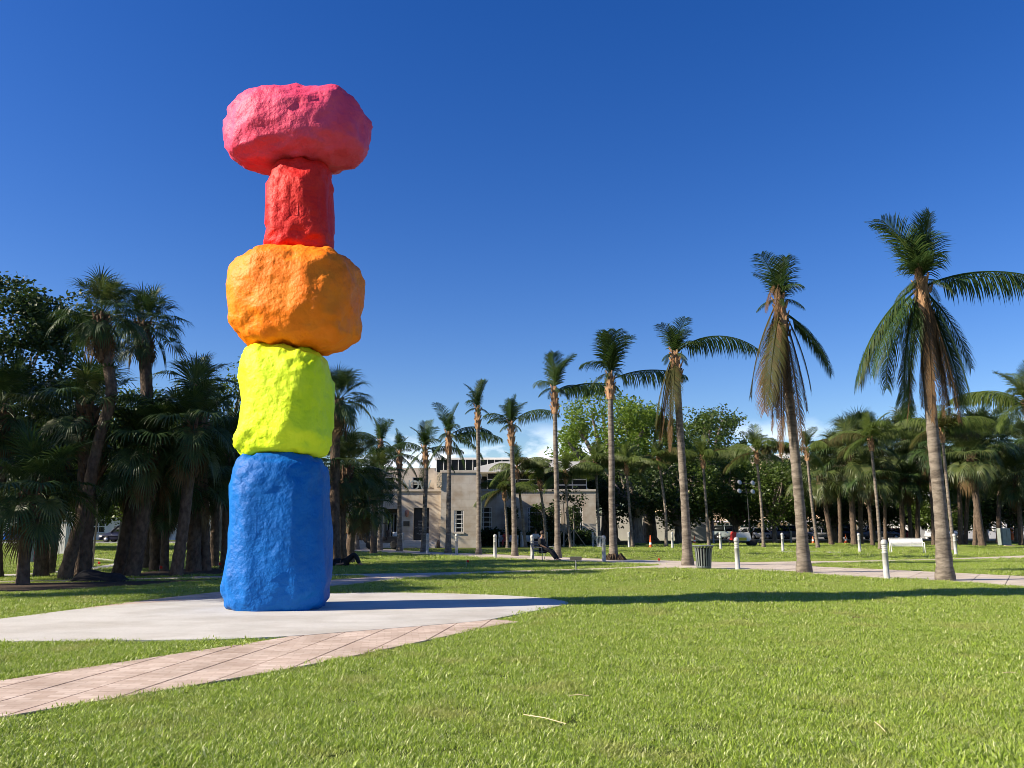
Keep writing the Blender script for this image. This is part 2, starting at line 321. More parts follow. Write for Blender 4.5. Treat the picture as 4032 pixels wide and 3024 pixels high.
def clip(poly, cell):
    outp = [Vector((p[0], p[1])) for p in poly]
    for i in range(len(cell)):
        a, b = cell[i], cell[(i+1) % len(cell)]; e = b-a; inp, outp = outp, []
        if not inp: break
        for k in range(len(inp)):
            p, q = inp[k], inp[(k+1) % len(inp)]
            sp = e.x*(p.y-a.y)-e.y*(p.x-a.x); sq = e.x*(q.y-a.y)-e.y*(q.x-a.x)
            if sp >= 0: outp.append(p)
            if (sp >= 0) != (sq >= 0): outp.append(p.lerp(q, sp/(sp-sq)))
    return outp
def paved(name, poly, ang, wl, ww, gap, gap2, m_slab, zt, far=None, seed=1):
    """a path: a joint bed and its slabs, each a piece of its own"""
    rng = random.Random(seed)
    b = MB(); b.prism(poly, -.03, zt-.012); bed = b.build(name, M['joint'], kind='structure')
    ux = Vector((math.cos(ang), math.sin(ang))); uy = Vector((-ux.y, ux.x))
    us = [p[0]*ux.x+p[1]*ux.y for p in poly]; vs_ = [p[0]*uy.x+p[1]*uy.y for p in poly]
    for j in range(int(min(vs_)//ww), int(max(vs_)//ww)+1):
        off = (j % 2)*.5*wl
        for i in range(int((min(us)-off)//wl), int((max(us)-off)//wl)+1):
            u0, u1, v0, v1 = i*wl+off+gap2, (i+1)*wl+off-gap2, j*ww+gap, (j+1)*ww-gap
            cell = [ux*u0+uy*v0, ux*u1+uy*v0, ux*u1+uy*v1, ux*u0+uy*v1]
            c = clip(poly, cell)
            if len(c) < 3 or abs(area(c)) < .015: continue
            k = MB(); k.prism(c, 0, zt+rng.uniform(-.0015, .0015)); k.build('paving_slab', m_slab, bed)
    return bed
paved('brick_path', front_path, R(82), 1.3, .48, .010, .003, M['paver'], .026, seed=2)
paved('back_path', back_path, R(70), 1.5, .6, .010, .003, M['paver'], .022, seed=3)
paved('park_path', lower_path, R(58), 1.1, .9, .012, .010, M['white_paver'], .020, seed=4)
for nm, pl, z, mt in (('link_path', link_path, .014, M['white_paver']), ('main_path', main_path, .017, M['white_paver']), ('far_path', far_path, .012, M['concrete'])):
    m = MB(); m.prism(pl, -.03, z); m.build(nm, mt, kind='structure')
for nm, pl in (('mulch_bed', mulch), ('mulch_bed', mulch_far)):
    m = MB(); m.prism(pl, -.03, .018); m.build(nm, M['mulch'], kind='structure')
m = MB(); m.box(5, 160, 103, 119, -.05, .006); m.box(-160, -14, 84, 96, -.05, .006); m.build('street', M['asphalt'], kind='structure')
m = MB(); m.box(5, 160, 102.6, 102.9, -.05, .13); m.build('kerb', M['kerb'], kind='structure')
m = MB(); m.box(-160, -14, 83.6, 83.9, -.05, .13); m.build('kerb', M['kerb'], kind='structure')
m = MB(); m.box(5, 160, 119.1, 134, -.05, .12); m.build('pavement', M['kerb'], kind='structure')

# ------------------------------------------------------------------ grass (real blades)
def inpoly(px, py, poly):
    ins = np.zeros(len(px), bool); n = len(poly); j = n-1
    for i in range(n):
        xi, yi, xj, yj = poly[i][0], poly[i][1], poly[j][0], poly[j][1]
        c = ((yi > py) != (yj > py))
        with np.errstate(divide='ignore', invalid='ignore'):
            ins ^= c & (px < (xj-xi)*(py-yi)/(yj-yi+1e-12)+xi)
        j = i
    return ins
nrng = np.random.default_rng(3)
BARE = [pad, front_path, back_path, link_path, main_path, lower_path, far_path, mulch, mulch_far]
def lawn_points(y0, y1, dens, margin=1.12):
    a = .62*margin; w_ = a*y1+1
    n = int(2*w_*(y1-y0)*dens); x = nrng.uniform(-w_, w_, n); y = nrng.uniform(y0, y1, n)
    k = np.abs(x) < a*y+1; x, y = x[k], y[k]
    bad = np.zeros(len(x), bool)
    for pl in BARE: bad |= inpoly(x, y, pl)
    bad |= (y > 59) & (np.abs(x+10.3) < 15) | (y > 71.5) & (np.abs(x) < 12)
    return x[~bad], y[~bad]
gcoll = bpy.data.collections.new('grass_clumps')
for ci in range(6):
    rg = random.Random(50+ci); b = MB()
    for _ in range(34):
        x, y = rg.gauss(0, .055), rg.gauss(0, .055); a = rg.uniform(0, 2*math.pi); h = rg.uniform(.014, .042); wd = rg.uniform(.0026, .0048); ln = rg.uniform(.2, 1.5)*h
        dx, dy = math.cos(a), math.sin(a); sx, sy = -dy*wd, dx*wd
        b.add([(x-sx,y-sy,0),(x+sx,y+sy,0),(x+sx*.8+dx*ln*.35,y+sy*.8+dy*ln*.35,h*.62),(x-sx*.8+dx*ln*.35,y-sy*.8+dy*ln*.35,h*.62),(x+dx*ln,y+dy*ln,h)], [(0,1,2,3),(3,2,4)])
    gcoll.objects.link(bpy.data.objects.new('grass_clump', b.mesh('grass_clump', M['grass'])))
gn = bpy.data.node_groups.new('scatter_grass', 'GeometryNodeTree')
gn.interface.new_socket('Geometry', in_out='INPUT', socket_type='NodeSocketGeometry'); gn.interface.new_socket('Geometry', in_out='OUTPUT', socket_type='NodeSocketGeometry')
gi = gn.nodes.new('NodeGroupInput'); go = gn.nodes.new('NodeGroupOutput'); ip = gn.nodes.new('GeometryNodeInstanceOnPoints'); ci_ = gn.nodes.new('GeometryNodeCollectionInfo')
ci_.inputs['Collection'].default_value = gcoll; ci_.inputs['Separate Children'].default_value = True; ci_.inputs['Reset Children'].default_value = True
rv = gn.nodes.new('FunctionNodeRandomValue'); rv.data_type = 'FLOAT_VECTOR'; rv.inputs[0].default_value = (-.12, -.12, 0); rv.inputs[1].default_value = (.12, .12, 6.283)
na = gn.nodes.new('GeometryNodeInputNamedAttribute'); na.data_type = 'FLOAT'; na.inputs['Name'].default_value = 'sz'
ip.inputs['Pick Instance'].default_value = True
gl = gn.links.new
gl(gi.outputs[0], ip.inputs['Points']); gl(ci_.outputs[0], ip.inputs['Instance']); gl(rv.outputs[0], ip.inputs['Rotation']); gl(na.outputs[0], ip.inputs['Scale']); gl(ip.outputs[0], go.inputs[0])
gpts, gsz = [], []
for y0, y1, dens, sc in ((4.6, 9, 360, 1.0), (9, 15, 230, 1.1), (15, 25, 95, 1.35), (25, 42, 26, 1.7), (42, 82, 6, 2.3)):
    x, y = lawn_points(y0, y1, dens); gpts.append(np.stack([x, y, np.zeros_like(x)], 1)); gsz.append(sc*nrng.uniform(.75, 1.25, len(x)))
gpts = np.concatenate(gpts); gsz = np.concatenate(gsz)
gsz *= np.array([.78+.55*(mnoise.noise(Vector((x*2.2, y*2.2, 0)))+.5*mnoise.noise(Vector((x*.5, y*.5, 3)))+.35) for x, y, z in gpts])
me = bpy.data.meshes.new('grass'); me.vertices.add(len(gpts)); me.vertices.foreach_set('co', gpts.astype(np.float32).ravel())
at_ = me.attributes.new('sz', 'FLOAT', 'POINT'); at_.data.foreach_set('value', gsz.astype(np.float32)); me.materials.append(M['grass'])
go_ = put('grass', me, label='short mown green lawn grass over the park', cat='grass', kind='stuff')
md = go_.modifiers.new('scatter', 'NODES'); md.node_group = gn

# ------------------------------------------------------------------ the stacked sculpture: a plain stand-in of five rounded painted blocks
def block(rx, ry, h, e1, e2, taper, seed, rough, nu=72, nv=44):
    sg = lambda v, e: math.copysign(abs(v)**e, v); vs_ = []; fs = []
    for j in range(nv+1):
        ph = -math.pi/2 + math.pi*j/nv
        for i in range(nu):
            th = 2*math.pi*i/nu
            p = Vector((rx*sg(math.cos(ph), e1)*sg(math.cos(th), e2), ry*sg(math.cos(ph), e1)*sg(math.sin(th), e2), .5*h*sg(math.sin(ph), e1)))
            k = 1 - taper*(p.z/h); p.x *= k; p.y *= k
            q = p + Vector((seed*7.3, seed*3.1, seed*1.7)); d = p.normalized() if p.length > 1e-6 else Vector((0, 0, 1))
            p += d*(rough*.12*mnoise.fractal(q*1.0, 1, 2, 3) + rough*.045*mnoise.fractal(q*4.0, .8, 2, 5))
            p.z += h/2; vs_.append(p)
    for j in range(nv):
        for i in range(nu):
            i2 = (i+1) % nu; fs.append((j*nu+i, j*nu+i2, (j+1)*nu+i2, (j+1)*nu+i))
    b = MB(); b.add(vs_, fs, True); return b
def paint(name, c, c2): return mat(name, c, c2, 1.6, .55, .9, 5, spec=.22, bdist=.07, detail=14)
SX, SY = -4.62, 17.0
sc = empty('stacked_block_sculpture', (SX, SY, .03), 'tall stack of five brightly painted rough blocks, blue to pink, on concrete pad', 'sculpture')
for nm, dx, z0, rx, ry, h, e1, e2, tp, cc, lab, rzb in (
    ('block', -.08, -.13, .97, .90, 3.16, .30, .62, .16, ((.0005,.105,.40), (.001,.13,.47)), 'blue bottom block', .12),
    ('block', -.05, 2.97, .87, .84, 2.27, .34, .62, .04, ((.66,.86,.012), (.74,.92,.03)), 'yellow green block', -.18),
    ('block', .08, 5.18, 1.34, 1.10, 2.16, .58, .72, .0, ((.98,.20,.006), (1.0,.255,.012)), 'orange block', -.16),
    ('block', .07, 7.30, .68, .68, 2.03, .36, .80, .05, ((.68,.014,.014), (.76,.03,.02)), 'red block', .0),
    ('block', -.12, 9.28, 1.55, 1.10, 1.60, .62, .78, -.05, ((.80,.06,.14), (.86,.09,.19)), 'pink top block', -.14)):
    k = block(rx, ry, h, e1, e2, tp, z0+1, 1.0).build(nm, paint(lab+' paint', *cc), sc, loc=(dx, 0, z0)); k['label'] = lab; k.rotation_euler = (0, 0, rzb)

# ------------------------------------------------------------------ palms
def spline(pts, n):
    pts = [Vector(p) for p in pts]
    if len(pts) == 2: return [pts[0].lerp(pts[1], i/n) for i in range(n+1)]
    ext = [pts[0]*2-pts[1]] + pts + [pts[-1]*2-pts[-2]]; o = []; m_ = len(pts)-1
    for i in range(n+1):
        u = i/n*m_; k = min(int(u), m_-1); t = u-k; p0, p1, p2, p3 = ext[k:k+4]
        o.append(.5*((2*p1)+(p2-p0)*t+(2*p0-5*p1+4*p2-p3)*t*t+(3*p1-p0-3*p2+p3)*t*t*t))
    return o
def coco_frond(Lr, a0, a1, leaf, hang, n, seed, bare=.14, wid=.038, vee=.35, ease=1.0):
    rg = random.Random(seed); b = MB(); N = 26; pts = [Vector((0,0,0))]; tang = []
    twist = rg.uniform(-.25, .25)
    for i in range(N):
        u = (i+.5)/N; a = R(a0+(a1-a0)*u**ease); t = Vector((math.cos(a), twist*u*.5, math.sin(a))).normalized(); tang.append(t); pts.append(pts[-1]+t*(Lr/N))
    tang.append(tang[-1])
    b.tube(pts[::2], [.035*(1-.85*i/(N//2)) + .004 for i in range(N//2+1)], 5, cap=False)
    for k in range(n):
        u = bare+(1-bare)*(k+.5)/n; x = u*N; i = min(int(x), N-1); p = pts[i].lerp(pts[i+1], x-i); t = tang[i]
        sd = t.cross(Vector((0,0,1)))
        sd = sd.normalized() if sd.length > .05 else Vector((0,1,0))
        up = sd.cross(t).normalized()
        l0 = leaf*(.45+.75*math.sin(math.pi*min(1, u*.86+.06)))*(1-.35*max(0, u-.8)/.2)
        for s in (-1, 1):
            if rg.random() < .03: continue
            l = l0*rg.uniform(.8, 1.1); g = Vector((0, 0, -1))
            d1 = (sd*s*.85 + t*(.45+.5*u) + up*vee + g*hang*rg.uniform(.5, 1.2)).normalized()
            d2 = (d1*.9 + g*(hang*1.1+(.25 if hang > .3 else .02))*rg.uniform(.6, 1.3) + t*.15).normalized()
            d3 = (d2*.9 + g*(hang*.9+(.3 if hang > .3 else .08))).normalized()
            m1 = p+d1*l*.38; m2 = m1+d2*l*.36; tip = m2+d3*l*.3
            wv = t*(wid*rg.uniform(.8, 1.15))
            b.add([p-wv*.4, p+wv*.4, m1+wv*.55, m1-wv*.55, m2+wv*.42, m2-wv*.42, tip], [(0,1,2,3),(3,2,4,5),(5,4,6)])
    return b
def sabal_frond(pl, a0, a1, rad, droop, seed, n=34):
    rg = random.Random(seed); b = MB(); pts = [Vector((0,0,0))]; N = 8
    for i in range(N):
        a = R(a0+(a1-a0)*(i+.5)/N); t = Vector((math.cos(a), 0, math.sin(a))); pts.append(pts[-1]+t*(pl/N))
    b.tube(pts[::2], [.028, .024, .02, .018, .014], 4, cap=False)
    hub = pts[-1]; sd = Vector((0,1,0)); up = t.cross(sd)*-1
    up = sd.cross(t)*-1
    if up.z < 0: up = -up
    g = Vector((0,0,-1)); W = R(152)
    for k in range(n):
        a = -W+2*W*(k+.5)/n; da = W/n*.96
        def dr(an): return (t*math.cos(an)+sd*math.sin(an)+up*(.34*abs(math.sin(an))-.10)+g*.12*droop*max(0, math.cos(an))).normalized()
        r = rad*(1-.22*abs(a)/W)*rg.uniform(.9, 1.08); f = .44
        cb = hub + t*rad*.16*max(0, math.cos(a))
        mL, mR = cb+dr(a-da)*r*f, cb+dr(a+da)*r*f; mid = (mL+mR)*.5 + up*.012
        d2 = (dr(a)+g*droop*rg.uniform(.5, 1.3)).normalized(); m2 = mid+d2*r*.33; d3 = (d2*.8+g*droop*rg.uniform(.6, 1.5)).normalized(); tip = m2+d3*r*.36
        wv = (mR-mL)*.27
        b.add([cb, mL, mid, mR], [(0,1,2),(0,2,3)])
        b.add([mL, mid, mR, m2-wv, m2+wv, tip], [(0,1,3),(1,4,3),(1,2,4),(3,4,5)])
    return b
COCO = {'tuft': (2.3, 88, 66, .72, .16, 48), 'tuft2': (2.3, 82, 36, .8, .28, 50), 'tuft3': (2.0, 68, -30, .85, .5, 46), 'arch': (3.9, 48, -34, .92, 1.3, 78), 'flat': (4.0, 30, -22, .95, 1.4, 80),
        'low': (3.4, 5, -62, .9, .8, 66), 'droop': (3.8, -32, -80, .95, .45, 80), 'hang': (4.2, -62, -88, .9, .3, 80), 'dead': (4.2, -76, -89, .5, .8, 76), 'limp': (2.6, -45, -85, .6, .6, 50)}
SAB = {'up': (1.15, 82, 70, .95, .25), 'mid': (1.25, 58, 36, 1.0, .45), 'out': (1.35, 30, -4, 1.02, .7), 'low': (1.35, 2, -42, 1.0, .9), 'under': (1.25, -28, -72, .95, 1.0), 'dry': (1.15, -62, -86, .85, 1.1)}
_fc = {}
def frond_mesh(fam, kind, mt, var):
    key = (fam, kind, mt, var)
    if key not in _fc:
        if fam == 'c':
            l, a0, a1, lf, hg, n = COCO[kind]; rg = random.Random(var*13+5)
            b = coco_frond(l, a0+rg.uniform(-5, 5), a1+rg.uniform(-8, 8), lf, hg, n, var*31+len(kind), vee=.35 if a0 > -20 else .05, wid=.034 if 'tuft' in kind else .040)
        else:
            pl, a0, a1, rd, dp = SAB[kind]; rg = random.Random(var*17+3)
            b = sabal_frond(pl*rg.uniform(.85, 1.15), a0+rg.uniform(-7, 7), a1+rg.uniform(-8, 8), rd*rg.uniform(.9, 1.1), dp, var*29+len(kind))
        _fc[key] = b.mesh('frond', M[mt])
    return _fc[key]
def trunk_mesh(pts, r, flare, top, n=10, rings=44, wob=.05, ridge=.03):
    pl = spline(pts, rings); rd = []
    for i in range(rings+1):
        u = i/rings; rr = r*(1+(flare-1)*math.exp(-u*16))*(1-(1-top)*u); rd.append(rr*(1+(ridge if i % 2 else -ridge)))
    b = MB(); b.tube(pl, rd, n, wob=wob); return b, pl
def boots_mesh(pl0, pl1, r, n, seed, ln=.22):
    """stubs of old leaf bases wrapped round the trunk below the crown"""
    rg = random.Random(seed); b = MB(); ax = (pl1-pl0); h = ax.length; b.tube([pl0, pl0+ax*.25, pl0+ax*.6, pl1], [r*.9, r*1.22, r*1.15, r*.75], 10, wob=.22)
    for k in range(n):
        u = k/n; a = k*2.4; c = pl0+ax*u; d = Vector((math.cos(a), math.sin(a), 0)); s_ = Vector((-d.y, d.x, 0)); L_ = ln*rg.uniform(.6, 1.3); wd = .07*rg.uniform(.7, 1.2)
        q0 = c+d*r*.95; q1 = q0+d*L_*.45+Vector((0,0,L_*.9))
        b.add([q0-s_*wd, q0+s_*wd, q1+s_*wd*.6, q1-s_*wd*.6, q0+d*.06+Vector((0,0,-.05)), q1+d*.04], [(0,1,2,3),(1,4,5,2),(4,0,3,5),(0,4,1),(3,2,5)])
    return b
def coco(way, Y, r, label, tuft=(6, 1.0), fronds=(), boot=1.0, seed=1, ov=1.8228, group='coconut palms along the path', green='coco_leaf'):
    rg = random.Random(seed*7+1)
    pts = [at(x*ov, y*ov, Y) for x, y in way]; pts[0].z = -.05; base = Vector((pts[0].x, Y, 0))
    e = empty('coconut_palm', base, label, 'palm tree', group)
    loc = [p-base for p in pts]; loc[0].z = -.05
    b, pl = trunk_mesh(loc, r, 1.6, .74); b.build('trunk', M['coco_bark'], e)
    top = loc[-1]; ax = (loc[-1]-loc[-2]).normalized()
    if boot: boots_mesh(top-ax*boot*.85, top+ax*boot*.3, r*.98, 26, seed).build('leaf_bases', M['boots'], e)
    nt_, sc_ = tuft
    if nt_: 
        sp = MB(); sp.tube([top, top+ax*.7*sc_, top+ax*1.5*sc_], [r*.55, r*.35, .03], 7, wob=.2); sp.build('spear', M['coco_olive'], e)
    for k in range(nt_):
        kd = ('tuft', 'tuft2', 'tuft', 'tuft2', 'tuft3')[k % 5]
        put('frond', frond_mesh('c', kd, green, rg.randrange(3)), e, loc=top+ax*rg.uniform(.1, .45)*sc_, rz=k*2.4+rg.uniform(-.4, .4)+seed, scale=sc_*rg.uniform(.62, 1.12)*(.85 if kd == 'tuft3' else 1))
    for k in range(4 if nt_ > 5 else 2):
        put('frond', frond_mesh('c', 'low', 'coco_leaf', rg.randrange(3)), e, loc=top+ax*.35*sc_, rz=k*1.57+seed*.7, scale=sc_*.36)
    for kd, az, s_, dz, mt in fronds:
        put('frond', frond_mesh('c', kd, {'g': green, 'o': 'coco_olive', 'd': 'coco_dead'}[mt], rg.randrange(3)), e, loc=top+Vector((0, 0, dz))+Vector((math.cos(R(az)), math.sin(R(az)), 0))*r*.5, rz=R(az), scale=s_)
    return e

coco([(2043,1262),(2031,1100),(2016,950),(2004,800),(1996,690),(1993,628)], 25.6, .195, 'tallest palm near right edge with wide drooping green fronds and brown skirt', (11, 1.0),
     [('flat', -6, 1.0, .15, 'g'), ('droop', 176, 1.05, .25, 'g'), ('droop', 150, .95, .1, 'o'), ('hang', 200, .95, 0, 'g'), ('droop', 20, .78, 0, 'g'), ('hang', 5, .9, -.2, 'g'), ('dead', 190, .98, -.1, 'd'), ('dead', 250, 1.0, -.2, 'd'), ('dead', 350, .9, -.3, 'd'), ('dead', 30, .8, -.3, 'd'), ('hang', 160, .8, .1, 'o'), ('limp', 230, .6, 1.0, 'd'), ('droop', 60, .8, -.1, 'g'), ('droop', 120, .9, 0, 'g'), ('dead', 270, .7, .3, 'd'), ('tuft2', 150, .95, .8, 'g'), ('hang', 330, .9, 0, 'g'), ('hang', 185, 1.0, .1, 'g'), ('dead', 215, .9, 0, 'd'), ('dead', 310, 1.0, -.2, 'd'), ('droop', 195, .95, .1, 'g'), ('hang', 25, .85, -.1, 'g'), ('dead', 10, .95, 0, 'd')], 1.5, 1)
coco([(1738,1243),(1728,1100),(1714,950),(1702,830),(1692,730),(1686,662)], 30.0, .19, 'tall palm second from right edge with limp brown hanging skirt', (8, .82),
     [('droop', 4, .78, -.2, 'g'), ('droop', 350, .66, -.3, 'g'), ('hang', 190, .8, .1, 'o'), ('hang', 230, .95, -.1, 'o'), ('dead', 200, .95, -.2, 'd'), ('dead', 260, 1.1, -.4, 'd'), ('dead', 170, .85, -.1, 'd'), ('dead', 290, 1.2, -.6, 'd'), ('hang', 210, 1.0, 0, 'd'), ('limp', 240, .65, .9, 'd'), ('limp', 200, .55, 1.0, 'd'), ('hang', 175, .9, .2, 'o'), ('dead', 225, 1.1, -.2, 'd'), ('dead', 330, .9, -.3, 'd'), ('hang', 340, .75, -.2, 'o'), ('dead', 245, 1.25, -.5, 'd')], 1.3, 2)
coco([(1486,1228),(1480,1100),(1472,980),(1466,880),(1461,800),(1459,775)], 35.5, .18, 'palm beside the slatted bin with one long arching frond and dead skirt', (8, .72),
     [('arch', 0, .98, .3, 'g'), ('dead', 180, .95, .2, 'd'), ('dead', 220, 1.0, .1, 'd'), ('dead', 170, .8, .2, 'd'), ('hang', 250, .75, .1, 'o'), ('hang', 190, .85, .1, 'o'), ('dead', 200, .9, .1, 'd'), ('hang', 175, .8, .2, 'o')], 1.2, 3)
coco([(1326,1215),(1322,1100),(1321,980),(1319,890),(1318,820)], 41.5, .175, 'palm with torn dark root collar and one frond reaching right', (9, 1.02),
     [('flat', 2, .98, .0, 'g'), ('tuft3', 185, .8, .4, 'g')], 1.2, 4)
coco([(1205,1212),(1203,1080),(1200,960),(1198,850)], 44, .155, 'slim straight palm with two fronds drooping to the right', (7, .9),
     [('flat', 0, .85, .0, 'g'), ('arch', 20, .6, .1, 'g')], 1.3, 5)
coco([(1112,1207),(1110,1100),(1107,1000),(1104,925)], 47, .155, 'shorter palm with rounded crown and one frond up to the right', (7, .70),
     [('arch', 350, .75, .3, 'g'), ('tuft3', 175, .85, .2, 'g'), ('tuft3', 200, .7, .1, 'g')], 1.2, 6)
coco([(1034,1203),(1034,1090),(1033,980),(1032,890)], 49.5, .14, 'thin palm with bare neck and tight tuft right of the museum wing', (7, .72), [], 1.2, 7)
coco([(968,1200),(969,1100),(970,1010),(969,945)], 52, .165, 'palm before the museum wing with two fronds spreading right', (7, .80),
     [('flat', -3, .85, 0, 'g'), ('arch', 15, .75, .1, 'g'), ('droop', 185, .6, -.1, 'g'), ('droop', 30, .6, 0, 'g'), ('low', 350, .8, .1, 'g')], 1.3, 8)
coco([(915,1197),(918,1090),(921,1010),(918,975)], 54, .16, 'palm before the museum letters with sideways fronds both ways', (7, .80),
     [('arch', 175, .6, .1, 'g'), ('flat', 5, .62, .1, 'g'), ('droop', 190, .6, 0, 'g'), ('low', 10, .7, 0, 'g'), ('droop', 100, .7, 0, 'g')], 1.3, 9)
coco([(863,1195),(863,1100),(863,1030),(863,985)], 56, .155, 'palm before the museum doorway with small tuft and drooping skirt', (6, .68),
     [('low', 180, .6, .1, 'g'), ('low', 5, .6, .1, 'g'), ('droop', 0, .55, 0, 'g'), ('droop', 185, .6, 0, 'g'), ('arch', 170, .5, .1, 'g')], 1.3, 10)
coco([(820,1193),(823,1090),(824,1020),(822,960)], 58, .155, 'palm left of the museum doorway with crown merging into the grove', (6, .75),
     [('arch', 170, .75, .2, 'g'), ('arch', 190, .7, .0, 'g'), ('droop', 180, .7, 0, 'g'), ('droop', 10, .7, 0, 'g'), ('low', 40, .7, 0, 'g')], 1.2, 11)
coco([(770,1192),(772,1110),(772,1060),(772,1040)], 60, .16, 'short palm before the left dark museum panel', (5, .6),
     [('droop', 180, .7, 0, 'g'), ('droop', 0, .7, 0, 'g'), ('hang', 270, .6, 0, 'g'), ('low', 200, .7, .2, 'g'), ('low', 340, .7, .2, 'g'), ('low', 270, .6, .2, 'g')], .6, 12)

def full(seed, n=9, s=.8):
    rg = random.Random(seed); o = []
    for k in range(n):
        kd = ('arch', 'flat', 'arch', 'low', 'tuft3')[k % 5]; o.append((kd, k*360/n*2.3+rg.uniform(-25, 25), s*rg.uniform(.85, 1.15)*(1.3 if kd == 'tuft3' else 1), rg.uniform(-.15, .3), 'o' if rg.random() < .22 else 'g'))
    return o
MID = [ # base x, crown x, crown y, distance, label, size
 (1999,1985,1935,66,'young palm with full crown before the first museum wing window',.8),
 (2070,2035,1850,67,'young palm leaning left before the second museum wing window',.85),
 (2149,2124,1895,67,'young palm behind the grey bench leaning left',.8),
 (2249,2227,1868,67,'young palm with wooden props beside it at the museum wing',.85),
 (2361,2346,1832,68,'young palm rising behind the pale litter bin',.9),
 (2492,2466,1835,68,'young palm before the big fig tree',.85),
 (2623,2594,1812,68,'young palm left of the orange cone and beside the fig trunk',.85),
 (2792,2767,1808,68,'young palm behind the slatted bin with crown in the trees',.85),
 (3007,2978,1790,66,'young palm right of the mobile lighting tower',.95),
 (3221,3176,1776,64,'young palm behind the second tall palm on the right',.8),
 (3466,3428,1735,60,'young palm between two bollards left of the silver bench',.95),
 (3755,3708,1700,57,'slim pale palm just right of the tallest palm trunk',.9),
 (4120,4040,1600,44,'palm at the right edge with crown hanging into view',.95)]
for i, (bx, cx_, cy_, Y, lab, s_) in enumerate(MID):
    rgm = random.Random(i+40)
    coco([(bx,2150),((bx*.62+cx_*.38)+rgm.uniform(-6, 10), 2150*.6+cy_*.4),(cx_,cy_)], Y, .125, lab, (7, s_*.92), full(i+3, 12 if i not in (9, 5, 7) else 6, s_*.92), .9, 20+i, ov=1.0, group='young palms in the second row', green='coco_young')

def sabal(way, Y, r, label, n=26, s=1.0, seed=1, bright=False, boots=0, group='sabal palms of the left grove', dry=3):
    rg = random.Random(seed*11+2)
    pts = [at(x, y, Y) for x, y in way]; base = Vector((pts[0].x, Y, 0)); loc = [p-base for p in pts]; loc[0].z = -.05
    e = empty('sabal_palm', base, label, 'palm tree', group)
    b, pl = trunk_mesh(loc, r, 1.22, .9, n=10, rings=36, wob=.09, ridge=.035); b.build('trunk', M['sabal_bark'], e)
    top = loc[-1]; ax = (loc[-1]-loc[-2]).normalized()
    boots_mesh(top-ax*(.9+boots), top+ax*.2, r*1.05, 30+int(40*boots), seed, .3).build('leaf_bases', M['sabal_boots'], e)
    ks = ['up']*int(n*.17)+['mid']*int(n*.22)+['out']*int(n*.24)+['low']*int(n*.22)+['under']*int(n*.15)
    for k in range(dry): ks.append('dry')
    for i, kd in enumerate(ks):
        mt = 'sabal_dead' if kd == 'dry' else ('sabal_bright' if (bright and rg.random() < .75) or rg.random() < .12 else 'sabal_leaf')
        put('frond', frond_mesh('s', kd, mt, rg.randrange(3)), e, loc=top+ax*rg.uniform(-.1, .3), rz=i*2.39996+rg.uniform(-.3, .3), scale=s*.80*rg.uniform(.85, 1.12))
    return e
